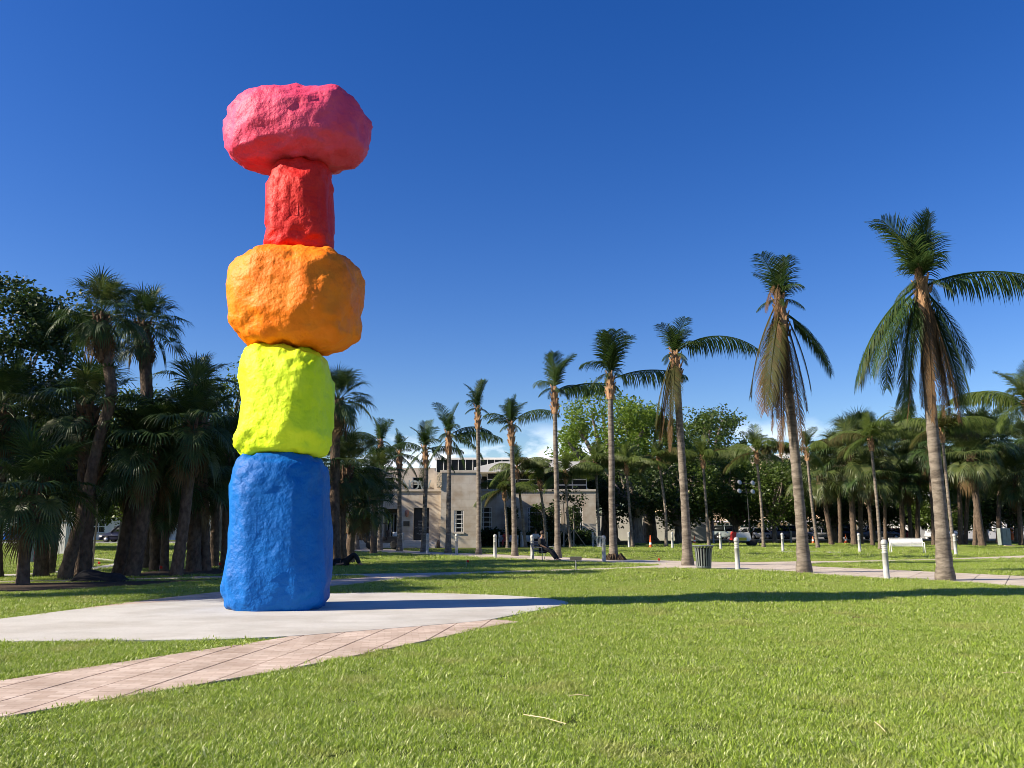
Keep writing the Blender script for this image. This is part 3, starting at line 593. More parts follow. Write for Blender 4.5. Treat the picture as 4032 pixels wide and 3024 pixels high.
sab = [ # way, distance, radius, label, fronds, scale, boots
 ([(-25,2290),(-20,2050),(0,1800),(5,1640)], 27, .24, 'sabal palm cut by the left edge, first trunk of the grove', 26, 1.0, .6),
 ([(87,2325),(95,2200),(112,2060),(122,1960)], 24, .17, 'low sabal palm with the nearest thin trunk in the left grove', 28, 1.05, 0),
 ([(160,2292),(165,2150),(172,2000),(176,1900)], 27.5, .22, 'sabal palm with short straight trunk, third from the left edge', 24, .95, .4),
 ([(190,2280),(215,2100),(240,1930),(250,1800)], 29, .17, 'sabal palm leaning right behind the third trunk', 24, 1.0, .3),
 ([(250,2302),(290,2140),(337,1985),(366,1840),(398,1700),(432,1590),(438,1530),(424,1430),(405,1340),(402,1262)], 26.4, .185, 'tall sabal palm with long snaking trunk leaning right', 26, .86, .5),
 ([(312,2296),(330,2100),(345,1850),(355,1700),(352,1620)], 27, .30, 'sabal palm with thick trunk covered in old leaf bases', 26, 1.0, 1.6),
 ([(466,2284),(495,2120),(525,1950),(540,1830)], 28, .22, 'dark sabal palm leaning right beside the black bundle', 26, 1.05, .3),
 ([(515,2290),(550,2100),(575,1900),(590,1770)], 27.6, .25, 'broad sabal trunk leaning right at the end of the black bundle', 28, 1.1, .8),
 ([(580,2250),(588,2120),(592,2020),(596,1900)], 32.5, .19, 'slim upright sabal palm behind the gap in the grove', 22, .9, 0),
 ([(620,2252),(612,2000),(590,1700),(572,1440),(566,1290)], 31.5, .24, 'tall straight sabal palm with the highest crown in the grove', 26, .95, .5),
 ([(645,2262),(650,2140),(655,2040),(660,1960)], 31, .15, 'pale thin sabal palm by the red flag', 18, .8, .3),
 ([(690,2288),(715,2120),(735,1960),(752,1800),(760,1700)], 27.6, .19, 'sabal palm leaning right in front of the brick strip', 28, 1.05, .6),
 ([(762,2262),(764,2150),(768,2040),(770,1900)], 31, .26, 'stout sabal palm with pale base in the mulch', 26, 1.0, .3),
 ([(808,2262),(806,2120),(800,1900),(790,1640),(782,1530)], 31.3, .19, 'taller sabal palm with ragged tuft above the grove, close to the blue block', 20, .85, .8),
 ([(842,2240),(846,2100),(850,1950),(852,1830)], 34, .18, 'sabal palm half hidden behind the stout one', 24, 1.0, 0),
 ([(884,2252),(890,2120),(893,1980),(896,1800)], 32.5, .17, 'sabal palm nearest the blue block on its left', 26, 1.05, .4),
 ([(930,2240),(935,2100),(940,1900),(945,1780)], 34.5, .18, 'sabal palm just behind the left side of the blue block', 24, 1.0, 0),
 ([(1345,2222),(1340,2100),(1345,1980),(1362,1860)], 37.5, .25, 'sabal palm with thick trunk right of the blue block', 28, 1.05, .6),
 ([(1378,2222),(1382,2120),(1402,2040),(1425,1990)], 38.4, .20, 'low sabal palm with dark crown before the museum', 24, .9, .5),
 ([(1320,2222),(1318,1950),(1322,1700),(1328,1590)], 36.5, .22, 'tall sabal palm half hidden behind the yellow block', 22, 1.0, .5),
 ([(1470,2185),(1472,2080),(1478,1960),(1482,1880)], 52, .20, 'sabal palm with full crown behind the low dark one', 26, 1.15, .3)]
for i, (wy, Y, r, lab, n, s_, bt) in enumerate(sab): sabal(wy, Y, r, lab, n+9, s_*1.03, i+1, False, bt, 'sabal palms of the left grove' if i < 17 else 'sabal palms right of the sculpture')
sabr = [
 ([(3275,2140),(3255,2020),(3240,1940),(3228,1880)], 76, .28, 'far sabal palm with brown skirt right of the second tall palm', 26, 1.25),
 ([(3364,2140),(3355,2000),(3352,1900),(3350,1800)], 75, .34, 'thick grey sabal trunk left of the silver bench', 26, 1.35),
 ([(3390,2140),(3388,2000),(3384,1880),(3380,1750)], 77, .26, 'sabal palm pressed behind the thick grey trunk', 26, 1.3),
 ([(3437,2142),(3425,2020),(3418,1940),(3414,1880)], 74, .22, 'slim sabal palm with lit trunk left of the silver bench', 24, 1.1),
 ([(3486,2128),(3484,2000),(3480,1900),(3470,1790)], 84, .22, 'sabal palm above the left end of the silver bench', 24, 1.35),
 ([(3556,2128),(3552,2030),(3550,1960),(3556,1890)], 84, .34, 'sabal palm with ringed trunk behind the silver bench', 24, 1.2),
 ([(3585,2128),(3580,2000),(3572,1900),(3560,1740)], 86, .24, 'taller sabal palm behind the ringed trunk', 24, 1.4),
 ([(3612,2128),(3614,2000),(3620,1900),(3630,1800)], 84, .28, 'dark sabal palm right of the silver bench', 26, 1.3),
 ([(3676,2144),(3672,2000),(3664,1880),(3655,1770)], 74, .22, 'sabal palm left of the tallest palm trunk', 24, 1.1),
 ([(3782,2144),(3780,2000),(3776,1900),(3770,1780)], 75, .26, 'sabal palm right of the slim pale palm', 26, 1.3),
 ([(3800,2143),(3806,2020),(3812,1930),(3818,1860)], 76, .24, 'low sabal palm with sunlit drooping fans', 26, 1.15),
 ([(3838,2148),(3842,2000),(3848,1880),(3856,1730)], 72, .22, 'sabal palm left of the leaning dark trunk', 24, 1.25),
 ([(3868,2150),(3850,2020),(3836,1900),(3826,1800)], 71, .36, 'thick dark sabal trunk leaning left by the cabinet', 26, 1.2),
 ([(4022,2146),(4016,2050),(4010,1960),(4004,1880)], 73, .26, 'sabal palm right of the grey-green cabinet', 26, 1.2),
 ([(3930,2130),(3934,1980),(3940,1860),(3946,1760)], 84, .28, 'far sabal palm behind the cabinet', 26, 1.4),
 ([(3310,2130),(3306,1990),(3300,1900),(3296,1820)], 84, .26, 'far sabal palm above the parked cars', 24, 1.3),
 ([(4070,2135),(4066,1980),(4060,1850),(4056,1770)], 80, .28, 'sabal palm cut by the right edge', 26, 1.4)]
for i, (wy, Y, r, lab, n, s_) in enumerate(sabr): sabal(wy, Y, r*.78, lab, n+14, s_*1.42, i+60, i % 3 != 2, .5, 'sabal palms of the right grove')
# palms just outside the left edge of the photograph: they throw the shade that lies over the grove and the back of the pad
for i, (x, y, hh) in enumerate([(-19,22.5,8.5), (-22,26.5,10), (-24,28.5,9), (-24,30,10.5), (-27,22,9.5), (-21,19.6,7.5), (-17.5,18.2,6.0), (-22,17.6,9.0), (-30,27,11), (-33,34,11), (-29,38,10), (-27.5,31.5,8.5)]):
    p0 = Vector((x, y, 0)); e = empty('sabal_palm', p0, 'sabal palm standing left of the grove outside the picture', 'palm tree', 'sabal palms outside the left edge')
    b, pl = trunk_mesh([(0,0,-.05),(.1,0,hh*.5),(.3,.1,hh)], .22, 1.2, .9, rings=24); b.build('trunk', M['sabal_bark'], e); rg = random.Random(i+900)
    for k in range(26):
        kd = ('up', 'mid', 'out', 'low', 'under')[k % 5]; put('frond', frond_mesh('s', kd, 'sabal_leaf', rg.randrange(3)), e, loc=(.3, .1, hh+rg.uniform(-.1, .3)), rz=k*2.4, scale=rg.uniform(1.0, 1.25))

# ------------------------------------------------------------------ broadleaf trees, hedges
def leaf_cluster(b, c, rad, n, size, rg, flat=.75):
    for _ in range(n):
        d = Vector((rg.gauss(0, 1), rg.gauss(0, 1), rg.gauss(0, 1)*flat)); d *= rad*.55/max(.6, d.length/1.4) if d.length > 1.8 else rad*.55
        p = c+d; a = Vector((rg.gauss(0, 1), rg.gauss(0, 1), rg.gauss(0, .6))).normalized(); q = a.cross(Vector((rg.gauss(0, 1), rg.gauss(0, 1), rg.gauss(0, 1)))).normalized()
        s_ = size*rg.uniform(.6, 1.25); mdp = a*s_*.5
        b.add([p-mdp, p+q*s_*.32-mdp*.1, p+mdp, p-q*s_*.32-mdp*.1], [(0,1,2,3)])
def tree(base, hgt, trunk_h, rx, rz_, ncl, mt, label, seed, leaf=.30, tr=.25, cl=1.0, ry=None, nleaf=42, group='broadleaf trees', open_=.0, lean=0):
    rg = random.Random(seed); e = empty('broadleaf_tree', base, label, 'tree', group); ry = ry or rx
    cc = Vector((lean, 0, hgt-rz_)); b = MB(); lb = MB(); top = Vector((lean*.5, 0, trunk_h))
    lb.tube(spline([(0,0,-.1), (lean*.2+rg.uniform(-.1,.1), rg.uniform(-.1,.1), trunk_h*.5), top], 10), [tr*(1.5 if i == 0 else 1.15-.04*i) for i in range(11)], 9, wob=.15)
    cs = []
    for k in range(ncl):
        d = Vector((rg.gauss(0, 1), rg.gauss(0, 1), rg.gauss(0, 1))).normalized(); f = rg.uniform(.45, 1.0)**.6
        p = cc+Vector((d.x*rx*f, d.y*ry*f, d.z*rz_*f)); 
        p += Vector((1, 1, .7))*0 + d*.35*rx*mnoise.noise(Vector((d.x*1.7+seed, d.y*1.7, d.z*1.7)))
        if p.z < trunk_h*.75: p.z = trunk_h*.75+rg.uniform(0, 1)
        if open_ and mnoise.noise(p*.55+Vector((seed, 0, 0))) < -.05*open_: continue
        cs.append(p); leaf_cluster(b, p, cl*rg.uniform(.75, 1.35), nleaf, leaf, rg)
    nb = min(len(cs), 26)
    for k in range(nb):
        p = cs[k*len(cs)//nb]; mid = top.lerp(p, .5)+Vector((rg.uniform(-.4,.4), rg.uniform(-.4,.4), rg.uniform(-.2,.5)))
        lb.tube(spline([top-Vector((0,0,.3)), mid, p], 6), [tr*.55*(1-.13*i)*rg.uniform(.8, 1)+.012 for i in range(7)], 6, cap=False, wob=.1)
    lb.build('trunk', M['bark'], e); b.build('crown', M[mt], e); return e
T = [ # px, Y, height, trunk_h, rx, rz, clusters, mat, label, leaf, trunk r
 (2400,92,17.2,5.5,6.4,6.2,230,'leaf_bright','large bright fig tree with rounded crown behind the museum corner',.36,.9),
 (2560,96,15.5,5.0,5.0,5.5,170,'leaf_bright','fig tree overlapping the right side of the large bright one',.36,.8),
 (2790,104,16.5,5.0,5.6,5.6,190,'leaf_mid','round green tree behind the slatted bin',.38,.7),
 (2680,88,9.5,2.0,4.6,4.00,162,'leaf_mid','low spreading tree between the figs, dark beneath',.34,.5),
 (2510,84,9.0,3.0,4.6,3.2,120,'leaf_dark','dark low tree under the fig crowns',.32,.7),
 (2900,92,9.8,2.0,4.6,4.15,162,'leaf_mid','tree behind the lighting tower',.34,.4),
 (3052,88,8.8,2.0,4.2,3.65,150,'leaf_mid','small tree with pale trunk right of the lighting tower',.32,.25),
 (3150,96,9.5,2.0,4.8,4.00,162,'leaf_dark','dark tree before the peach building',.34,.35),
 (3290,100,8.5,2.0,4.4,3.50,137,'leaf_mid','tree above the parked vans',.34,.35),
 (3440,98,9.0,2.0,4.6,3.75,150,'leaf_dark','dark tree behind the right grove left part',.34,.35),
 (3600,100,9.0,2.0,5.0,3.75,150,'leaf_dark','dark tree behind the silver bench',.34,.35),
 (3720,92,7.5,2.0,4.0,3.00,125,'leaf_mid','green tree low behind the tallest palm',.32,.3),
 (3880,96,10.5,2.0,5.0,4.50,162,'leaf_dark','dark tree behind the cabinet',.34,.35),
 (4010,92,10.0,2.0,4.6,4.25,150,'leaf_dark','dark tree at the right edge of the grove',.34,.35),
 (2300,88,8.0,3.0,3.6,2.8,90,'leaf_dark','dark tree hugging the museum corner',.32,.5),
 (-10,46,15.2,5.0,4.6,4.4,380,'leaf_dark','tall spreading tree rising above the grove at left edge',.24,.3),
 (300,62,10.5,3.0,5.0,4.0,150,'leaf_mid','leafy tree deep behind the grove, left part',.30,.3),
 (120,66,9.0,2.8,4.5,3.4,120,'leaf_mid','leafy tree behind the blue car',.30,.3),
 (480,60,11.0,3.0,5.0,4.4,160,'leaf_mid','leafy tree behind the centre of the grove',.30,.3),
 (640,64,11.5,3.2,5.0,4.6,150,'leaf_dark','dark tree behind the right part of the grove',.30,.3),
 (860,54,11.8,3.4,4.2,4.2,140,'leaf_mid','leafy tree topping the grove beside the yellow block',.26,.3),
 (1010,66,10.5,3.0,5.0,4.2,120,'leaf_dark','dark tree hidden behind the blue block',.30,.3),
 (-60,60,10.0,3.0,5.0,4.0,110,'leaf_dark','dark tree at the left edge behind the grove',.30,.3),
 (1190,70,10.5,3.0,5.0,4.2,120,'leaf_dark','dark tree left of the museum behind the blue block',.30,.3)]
for i, (px, Y, hg, th, rx, rz_, nc, mt, lab, lf, tr) in enumerate(T):
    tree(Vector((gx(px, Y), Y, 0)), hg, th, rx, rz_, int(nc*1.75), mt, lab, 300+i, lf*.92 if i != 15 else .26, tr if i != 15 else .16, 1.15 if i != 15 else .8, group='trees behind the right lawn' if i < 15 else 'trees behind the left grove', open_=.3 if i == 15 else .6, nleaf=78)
# small sapling trunks
def shrub(base, rx, ry, h, n, mt, label, seed, name='shrub', leaf=.2, cat='shrub', group=None):
    rg = random.Random(seed); e = empty(name, base, label, cat, group); b = MB(); st = MB()
    for k in range(n):
        p = Vector((rg.uniform(-rx, rx), rg.uniform(-ry, ry), rg.uniform(.08, 1)**.8*h*.95)); leaf_cluster(b, p, min(.4, rx), 30, leaf, rg)
    for k in range(6):
        a = Vector((rg.uniform(-rx, rx)*.7, rg.uniform(-ry, ry)*.7, 0)); st.tube([a, a+Vector((rg.uniform(-.1,.1), 0, h*.8))], [.02, .008], 5, cap=False)
    b.build('foliage', M[mt], e); st.build('stems', M['bark'], e, kind='stuff'); return e
for i, (x0, x1, hh) in enumerate([(1893,1962,1.35), (1966,2060,1.15), (2064,2160,1.2), (2166,2250,1.2), (2254,2335,1.3)]):
    Y = 72.6; xa, xb = gx(x0, Y), gx(x1, Y); shrub(Vector(((xa+xb)/2, Y, 0)), (xb-xa)/2, .5, hh, 60, 'leaf_dark', ['dark clipped hedge at left end of the museum wing', 'dark hedge under the second wing window', 'dark hedge under the middle wing window', 'dark hedge behind the wooden props', 'dark hedge at the far right end of the museum wing'][i], 500+i, 'hedge', .22, 'hedge', 'hedges along the museum wing')
for i, (x0, hh, Y) in enumerate([(2117,3.6,73.0), (2178,3.4,73.0), (2262,3.5,73.0), (2012,3.3,73.0)]):
    shrub(Vector((gx(x0, Y), Y, 0)), .42, .35, hh, 46, 'leaf_dark' if i != 0 else 'leaf_mid', ['climbing shrub covering half of the middle wing window', 'dark climbing shrub left of the fourth wing window', 'dark climbing shrub on the last wing window', 'dark climbing shrub on the second wing window'][i], 520+i, 'climbing_shrub', .2, 'shrub', 'climbing shrubs on the museum wing')

# ------------------------------------------------------------------ the museum
def wall_open(b, x0, x1, z0, z1, y0, y1, ops):
    xs = sorted({x0, x1, *[o[0] for o in ops], *[o[1] for o in ops]}); zs = sorted({z0, z1, *[o[2] for o in ops], *[o[3] for o in ops]})
    for i in range(len(xs)-1):
        runs = []
        for k in range(len(zs)-1):
            cx, cz = (xs[i]+xs[i+1])/2, (zs[k]+zs[k+1])/2
            if any(o[0] < cx < o[1] and o[2] < cz < o[3] for o in ops): continue
            if runs and abs(runs[-1][1]-zs[k]) < 1e-6: runs[-1][1] = zs[k+1]
            else: runs.append([zs[k], zs[k+1]])
        for a, c in runs: b.box(xs[i], xs[i+1], y0, y1, a, c)
def window(parent, x0, x1, z0, z1, y, cols, rows, m_f='white', m_g='glass', t=.06, sill=True):
    g = MB(); g.box(x0, x1, y+.10, y+.14, z0, z1); w_ = g.build('window', M[m_g], parent)
    f = MB(); 
    for i, c in enumerate(cols): f.box(x0+(x1-x0)*c-t/2+(t/2 if i == 0 else 0)-(t/2 if i == len(cols)-1 else 0), x0+(x1-x0)*c+t/2+(t/2 if i == 0 else 0)-(t/2 if i == len(cols)-1 else 0), y+.02, y+.09, z0, z1)
    for r_ in rows: f.box(x0, x1, y+.03, y+.08, z0+(z1-z0)*r_-t/2, z0+(z1-z0)*r_+t/2)
    f.build('frame', M[m_f], w_)
    if sill: k = MB(); k.box(x0-.06, x1+.06, y-.07, y+.05, z0-.12, z0-.003); k.build('sill', M['stone_trim'], w_)
YM = 67.0; MX = gx(1540, YM); mus = empty('museum_building', (MX, YM, 0), 'low pale stone museum with dark entrance panels and metal letters behind the palms', 'building')
def mx(px, Y=YM): return at(px, 2000, Y).x-MX
def mz(py, Y=YM): return at(1540, py, Y).z
zg = mz(1935); zt = mz(1838); hw = mx(1740); zst = .55
dx0, dx1 = mx(1511), mx(1569); px0, px1 = mx(1629), mx(1690); ptop, pbot = mz(1999), mz(2129); dtop = mz(2003)
b = MB(); wall_open(b, -hw, hw, 0, zg, 0, .6, [(dx0, dx1, zst, dtop), (px0, px1, pbot, ptop), (-px1, -px0, pbot, ptop)]); b.box(dx0-.3, dx1+.3, 1.9, 2.2, 0, dtop+.5); b.box(dx0-.25, dx0-.02, .61, 1.9, 0, dtop+.4); b.box(dx1+.02, dx1+.25, .61, 1.9, 0, dtop+.4); b.box(dx0-.02, dx1+.02, .61, 1.89, dtop, dtop+.3)
b.build('front_wall', M['stone'], mus)
b = MB(); b.box(-hw, hw, -.12, .62, zg+.003, zg+.16); b.build('ledge', M['stone_trim'], mus)
ux = mx(1706)
ow = [(mx(x)-.45, mx(x)+.45, zg+.2, zg+.2+1.0) for x in (1524, 1637, 1443)]
b = MB(); wall_open(b, -ux, ux, zg+.162, zt, 1.2, 1.8, ow); b.build('upper_wall', M['stone'], mus)
for o in ow: window(mus, o[0], o[1], o[2], o[3], 1.2, (0, 1), (0, .45, .62, 1), sill=False)
for sx in (1, -1):
    b = MB(); xa, xb = sx*ux, sx*hw; xa, xb = min(xa, xb), max(xa, xb)
    n = 8; poly = [(sx*(ux+.02), zg+.17), (sx*hw, zg+.17)] + [(sx*(hw-(hw-ux-.02)*(1-math.cos(k/n*math.pi/2))), zg+.17+(zt-.3-zg-.17)*math.sin(k/n*math.pi/2)) for k in range(n+1)]
    poly = poly if area(poly) > 0 else poly[::-1]
    b.prism_y(poly, .3, 1.7); b.build('curved_pier', M['stone_trim'], mus)
    b = MB(); rxa = sx*mx(1724); rxb = sx*mx(1744); b.box(min(rxa, rxb), max(rxa, rxb), -1.35, .25, mz(1922), mz(1864)); b.build('carved_relief', M['relief'], mus)
# door
dr_ = MB(); dr_.box(dx0+.02, dx1-.02, 1.80, 1.86, zst, dtop-.35); door = dr_.build('door', M['glass'], mus)
f = MB()
for u in (0, .25, .5, .75, 1): f.box(dx0+.02+(dx1-dx0-.12)*u, dx0+.10+(dx1-dx0-.12)*u, 1.68, 1.79, zst, dtop-.35)
for zz in (zst+2.1, dtop-.43): f.box(dx0+.02, dx1-.02, 1.70, 1.78, zz, zz+.10)
f.build('door_frame', M['white'], door)
st = MB()
for k in range(4): st.box(-hw+.3, hw-.3, -2.2+.5*k, -1.7+.5*k+(.0 if k < 3 else .5), 0, .14*(k+1))
st.build('steps', M['stone_trim'], mus)
FONT = None
def text_mesh(s_, size, depth=.02, align='CENTER'):
    c = bpy.data.curves.new('txt', 'FONT'); c.body = s_; c.size = size; c.extrude = depth; c.align_x = align; c.resolution_u = 3
    o = bpy.data.objects.new('txt', c); COL.objects.link(o); dg = bpy.context.evaluated_depsgraph_get(); me_ = bpy.data.meshes.new_from_object(o.evaluated_get(dg)); bpy.data.objects.remove(o); return me_
def lettering(name, s_, size, loc, parent, m_, depth=.02, sx=1):
    me_ = text_mesh(s_, size, depth); me_.materials.clear(); me_.materials.append(m_); o = put(name, me_, parent, loc); o.rotation_euler = (math.pi/2, 0, 0); o.scale = (sx, 1, 1); return o
lettering('letter', 'N', 1.15, (mx(1592), .95, mz(1927)), mus, M['sign_metal'], .06, .75)
lettering('letter', 'O', 1.15, (mx(1624), .95, mz(1927)), mus, M['sign_metal'], .06, .95)
lettering('letter', 'W', 1.15, (mx(1667), .95, mz(1927)), mus, M['sign_metal'], .06, .85)
for sx in (1, -1):
    xa, xb = (px0, px1) if sx > 0 else (-px1, -px0)
    b = MB(); b.box(xa+.02, xb-.02, .25, .32, pbot+.01, ptop-.01); pn = b.build('poster_panel', M['panel'], mus)
    for k, wd in enumerate(('MIAMI', 'BEACH', 'CONTEMPORARY', 'ART', 'MUSEUM')): lettering('lettering', wd, .19, ((xa+xb)/2, .245, pbot+1.45-.24*k), pn, M['letters'], .004)
b = MB(); b.box(mx(1590), mx(1614), -.06, -.003, mz(2072), mz(2052)); b.build('plaque', M['bronze'], mus)
b = MB(); b.lathe([(.05,0),(.14,.15),(.17,.38),(.14,.5),(.08,.55)], 10, (mx(1603), -.1, mz(2036))); b.build('wall_lantern', M['terracotta'], mus)
# projecting front wings
def wing(xa, xb, zt_, y0, y1, ops, name):
    b = MB(); wall_open(b, xa, xb, 0, zt_, y0, y0+.5, ops); b.box(xa, xa+.4, y0+.5, y1, 0, zt_); b.box(xb-.4, xb, y0+.5, y1, 0, zt_); b.box(xa+.4, xb-.4, y0+.6, y1, zt_-.5, zt_-.2)
    b.build(name, M['stone'], mus); t_ = MB(); t_.box(xa-.08, xb+.08, y0-.08, y1, zt_+.003, zt_+.2); t_.build('parapet', M['stone_trim'], mus)
wx0, wx1 = hw+.01, mx(1881); o = (mx(1793), mx(1829), mz(2095), mz(2011))
wing(wx0, wx1, mz(1865), -1.2, 7, [o], 'wing_wall'); window(mus, *o, -1.2, (0, .18, .82, 1), (0, .2, .4, .6, .8, 1), t=.05)
o2 = (-o[1], -o[0], o[2], o[3]); wing(-wx1, -wx0, mz(1865), -1.2, 7, [o2], 'wing_wall'); window(mus, *o2, -1.2, (0, .18, .82, 1), (0, .2, .4, .6, .8, 1), t=.05)
YW = 74.0; yw = YW-YM
def lx(px): return at(px, 2000, YW).x-MX
ops = [(lx(c)-.46, lx(c)+.46, mz(2094, YW), mz(1998, YW)) for c in (1917, 2007, 2098, 2186, 2273)]
wing(wx1+.02, lx(2346), mz(1935, YW), yw, yw+18, ops, 'long_wing_wall')
for o in ops: window(mus, *o, yw, (0, .2, .8, 1), (0, .2, .4, .6, .8, 1), t=.06)
# set-back upper storey: dark glazed band, white roof slab, rooftop glass storey
za, zb = mz(1933, YW)+.25, mz(1852, YW)
b = MB(); b.box(wx1+.4, lx(2330), yw+5, yw+15, za-.6, zb); up_ = b.build('upper_glazing', M['glass'], mus)
b = MB()
for k in range(8): x = wx1+.4+(lx(2330)-wx1-.4)*k/7; b.box(x-.03, x+.03, yw+4.93, yw+4.995, za, zb)
for k in (.33, .66): zz = za+(zb-za)*k; b.box(wx1+.4, lx(2330), yw+4.90, yw+4.928, zz-.05, zz+.05)
b.build('frame', M['galv'], up_)
b = MB(); b.prism_y([(lx(1860), zb+.05), (lx(2345), zb+.05), (lx(2345), mz(1817, YW+3)), (lx(1965), mz(1817, YW+3)), (lx(1860), mz(1840, YW+3))], yw+3, yw+12); b.build('roof_slab', M['offwhite'], mus)
g0, g1, gza, gzb = mx(1640), lx(2200), mz(1846, 80), mz(1797, 80)
b = MB(); b.box(g0, g1, 17, 30, gza-2, gzb); rg_ = b.build('rooftop_glass', M['glass'], mus)
b = MB()
for k in range(17): x = g0+(g1-g0)*k/16; b.box(x-.03, x+.03, 16.9, 16.99, gza, gzb)
b.box(g0-.2, g1+.2, 16.8, 30.2, gzb+.003, gzb+.2); b.build('frame', M['offwhite'], rg_)
b = MB(); b.box(-hw, hw, 1.9, 18, zg, zt-.5); b.build('roof_block', M['stone_trim'], mus)

# ------------------------------------------------------------------ far buildings
YB = 136; pb = empty('peach_building', (gx(3100, YB), YB, 0), 'long peach building with white framed window band behind the parked cars', 'building')
bx0 = pb.location.x
def qx(px): return at(px, 2000, YB).x-bx0
def qz(py): return at(2016, py, YB).z
zt_ = qz(1805); ops = []
for k in range(9):
    c = 2760+k*92; ops.append((qx(c-34), qx(c+34), qz(2098), qz(2058)))
b = MB(); wall_open(b, qx(2640), qx(3620), 0, zt_, 0, .5, ops); b.box(qx(2640), qx(3620), .6, 20, zt_-.6, zt_-.3); b.box(qx(2640), qx(2640)+.5, .5, 20, 0, zt_); b.build('wall', M['peach'], pb)
b = MB(); b.box(qx(2636), qx(3624), -.3, .8, zt_+.003, zt_+.5); b.build('cornice', M['offwhite'], pb)
for o in ops: window(pb, *o, 0, (0, .25, .5, .75, 1), (0, .5, 1), m_g='teal_glass', t=.16, sill=False)
b = MB(); b.box(qx(2644), qx(3616), -2.0, -.003, qz(2056), qz(2050)); b.build('canopy', M['white'], pb)
b = MB(); b.box(qx(2880), qx(3080), 6, 18, zt_+.01, zt_+2.6); b.box(qx(3150), qx(3210), 6, 14, zt_+.01, zt_+1.6); b.build('roof_plant', M['grey_wall'], pb)
gw = empty('garden_wall', (gx(2520, 101), 101, 0), 'plain pale wall under the fig trees beyond the museum', 'wall')
b = MB(); b.box(-9, 8, 0, .35, 0, 3.1); b.build('wall_panel', M['offwhite'], gw); b = MB(); b.box(-9.1, 8.1, -.08, .43, 3.103, 3.25); b.build('coping', M['kerb'], gw)
YC = 118; cb = empty('colonnade_building', (gx(3860, YC), YC, 0), 'white building with tall thin columns at the far right', 'building'); cx0 = cb.location.x
def rx_(px): return at(px, 2000, YC).x-cx0
def rz2(py): return at(2016, py, YC).z
b = MB(); b.box(rx_(3640), rx_(4330), 0, .4, 0, rz2(2092)); b.build('low_wall', M['offwhite'], cb)
b = MB(); b.box(rx_(3640), rx_(4330), 3.2, 14, 0, rz2(1990)); b.build('inner_wall', M['grey_wall'], cb)
b = MB(); b.box(rx_(3636), rx_(4334), -.4, 14.5, rz2(1990)+.003, rz2(1800)); b.build('upper_wall', M['offwhite'], cb)
for k in range(16): b = MB(); xx = rx_(3655+k*42); b.box(xx-.22, xx+.22, -.12, .32, rz2(2092)+.003, rz2(1990)); b.build('column', M['offwhite'], cb)
for k in range(15): xx = rx_(3655+k*42); b = MB(); b.box(xx+.35, xx+1.15, 3.14, 3.19, rz2(2085), rz2(2015)); b.build('window', M['glass'], cb)
YL = 104; lb_ = empty('street_house', (gx(120, YL), YL, 0), 'pale grey two storey house across the street behind the left grove', 'building'); lx0 = lb_.location.x
def sx_(px): return at(px, 2000, YL).x-lx0
ops = []
for r0, r1 in ((.9, 2.4), (4.0, 5.4)):
    for k in range(11): ops.append((-22+k*4.2, -22+k*4.2+1.7, r0, r1))
b = MB(); wall_open(b, -25, 26, 0, 7.2, 0, .4, ops); b.box(-25, 26, .5, 12, 6.6, 6.8); b.box(25.6, 26, .4, 12, 0, 7.2); b.build('wall', M['offwhite'], lb_)
for o in ops: window(lb_, *o, 0, (0, .5, 1), (0, .5, 1), t=.1)
b = MB(); b.prism_y([(-25.6, 7.203), (26.6, 7.203), (26.6, 7.6), (-25.6, 7.6)], -.6, 12.5); b.build('roof', M['grey_wall'], lb_)
b = MB(); 
for k in range(7): b.box(-24.8+k*8, -24.4+k*8, -1.6, -1.2, 0, 3.3)
b.build('porch_posts', M['white'], lb_, kind='stuff'); b = MB(); b.box(-25, 26, -1.8, -.01, 3.303, 3.5); b.build('porch_roof', M['grey_wall'], lb_)
YL2 = 112; lb2 = empty('street_house', (gx(640, YL2), YL2, 0), 'grey house seen between trunks right of the black bundle', 'building')
ops = [(-16+k*4, -16+k*4+1.6, r0, r0+1.5) for k in range(8) for r0 in (1.0, 4.2)]
b = MB(); wall_open(b, -18, 18, 0, 7.4, 0, .4, ops); b.box(-18, 18, .5, 10, 6.8, 7.0); b.build('wall', M['grey_wall'], lb2)
for o in ops: window(lb2, *o, 0, (0, .5, 1), (0, .5, 1), t=.1)
b = MB(); b.box(-18.5, 18.5, -.5, 10.5, 7.403, 7.8); b.build('roof', M['offwhite'], lb2)

# ------------------------------------------------------------------ parked vehicles
def bevel_prism(poly, w2, top_in=.0, bev=.05, zmid=None):
    """side outline (x,z) widened to +-w2, pulled in towards the top, edges rounded"""
    n = len(poly); bm = bmesh.new(); vs_ = []
    zs = [p[1] for p in poly]; z0, z1 = min(zs), max(zs)
    for s in (-1, 1):
        for x, z in poly: vs_.append(bm.verts.new((x, s*(w2-top_in*(z-z0)/(z1-z0)), z)))
    bm.faces.new(vs_[:n]); bm.faces.new(vs_[n:][::-1])
    for i in range(n): bm.faces.new((vs_[i], vs_[n+i], vs_[n+(i+1) % n], vs_[(i+1) % n]))
    bmesh.ops.recalc_face_normals(bm, faces=bm.faces[:]); bmesh.ops.bevel(bm, geom=bm.edges[:], offset=bev, segments=2, affect='EDGES', clamp_overlap=True)
    me_ = bpy.data.meshes.new('body'); bm.to_mesh(me_); bm.free(); me_.polygons.foreach_set('use_smooth', [True]*len(me_.polygons)); return me_
def arch(cx, r, z, n=6): return [(cx-r*math.cos(math.pi*k/n), z+r*math.sin(math.pi*k/n)) for k in range(n+1)]
CAR = {}
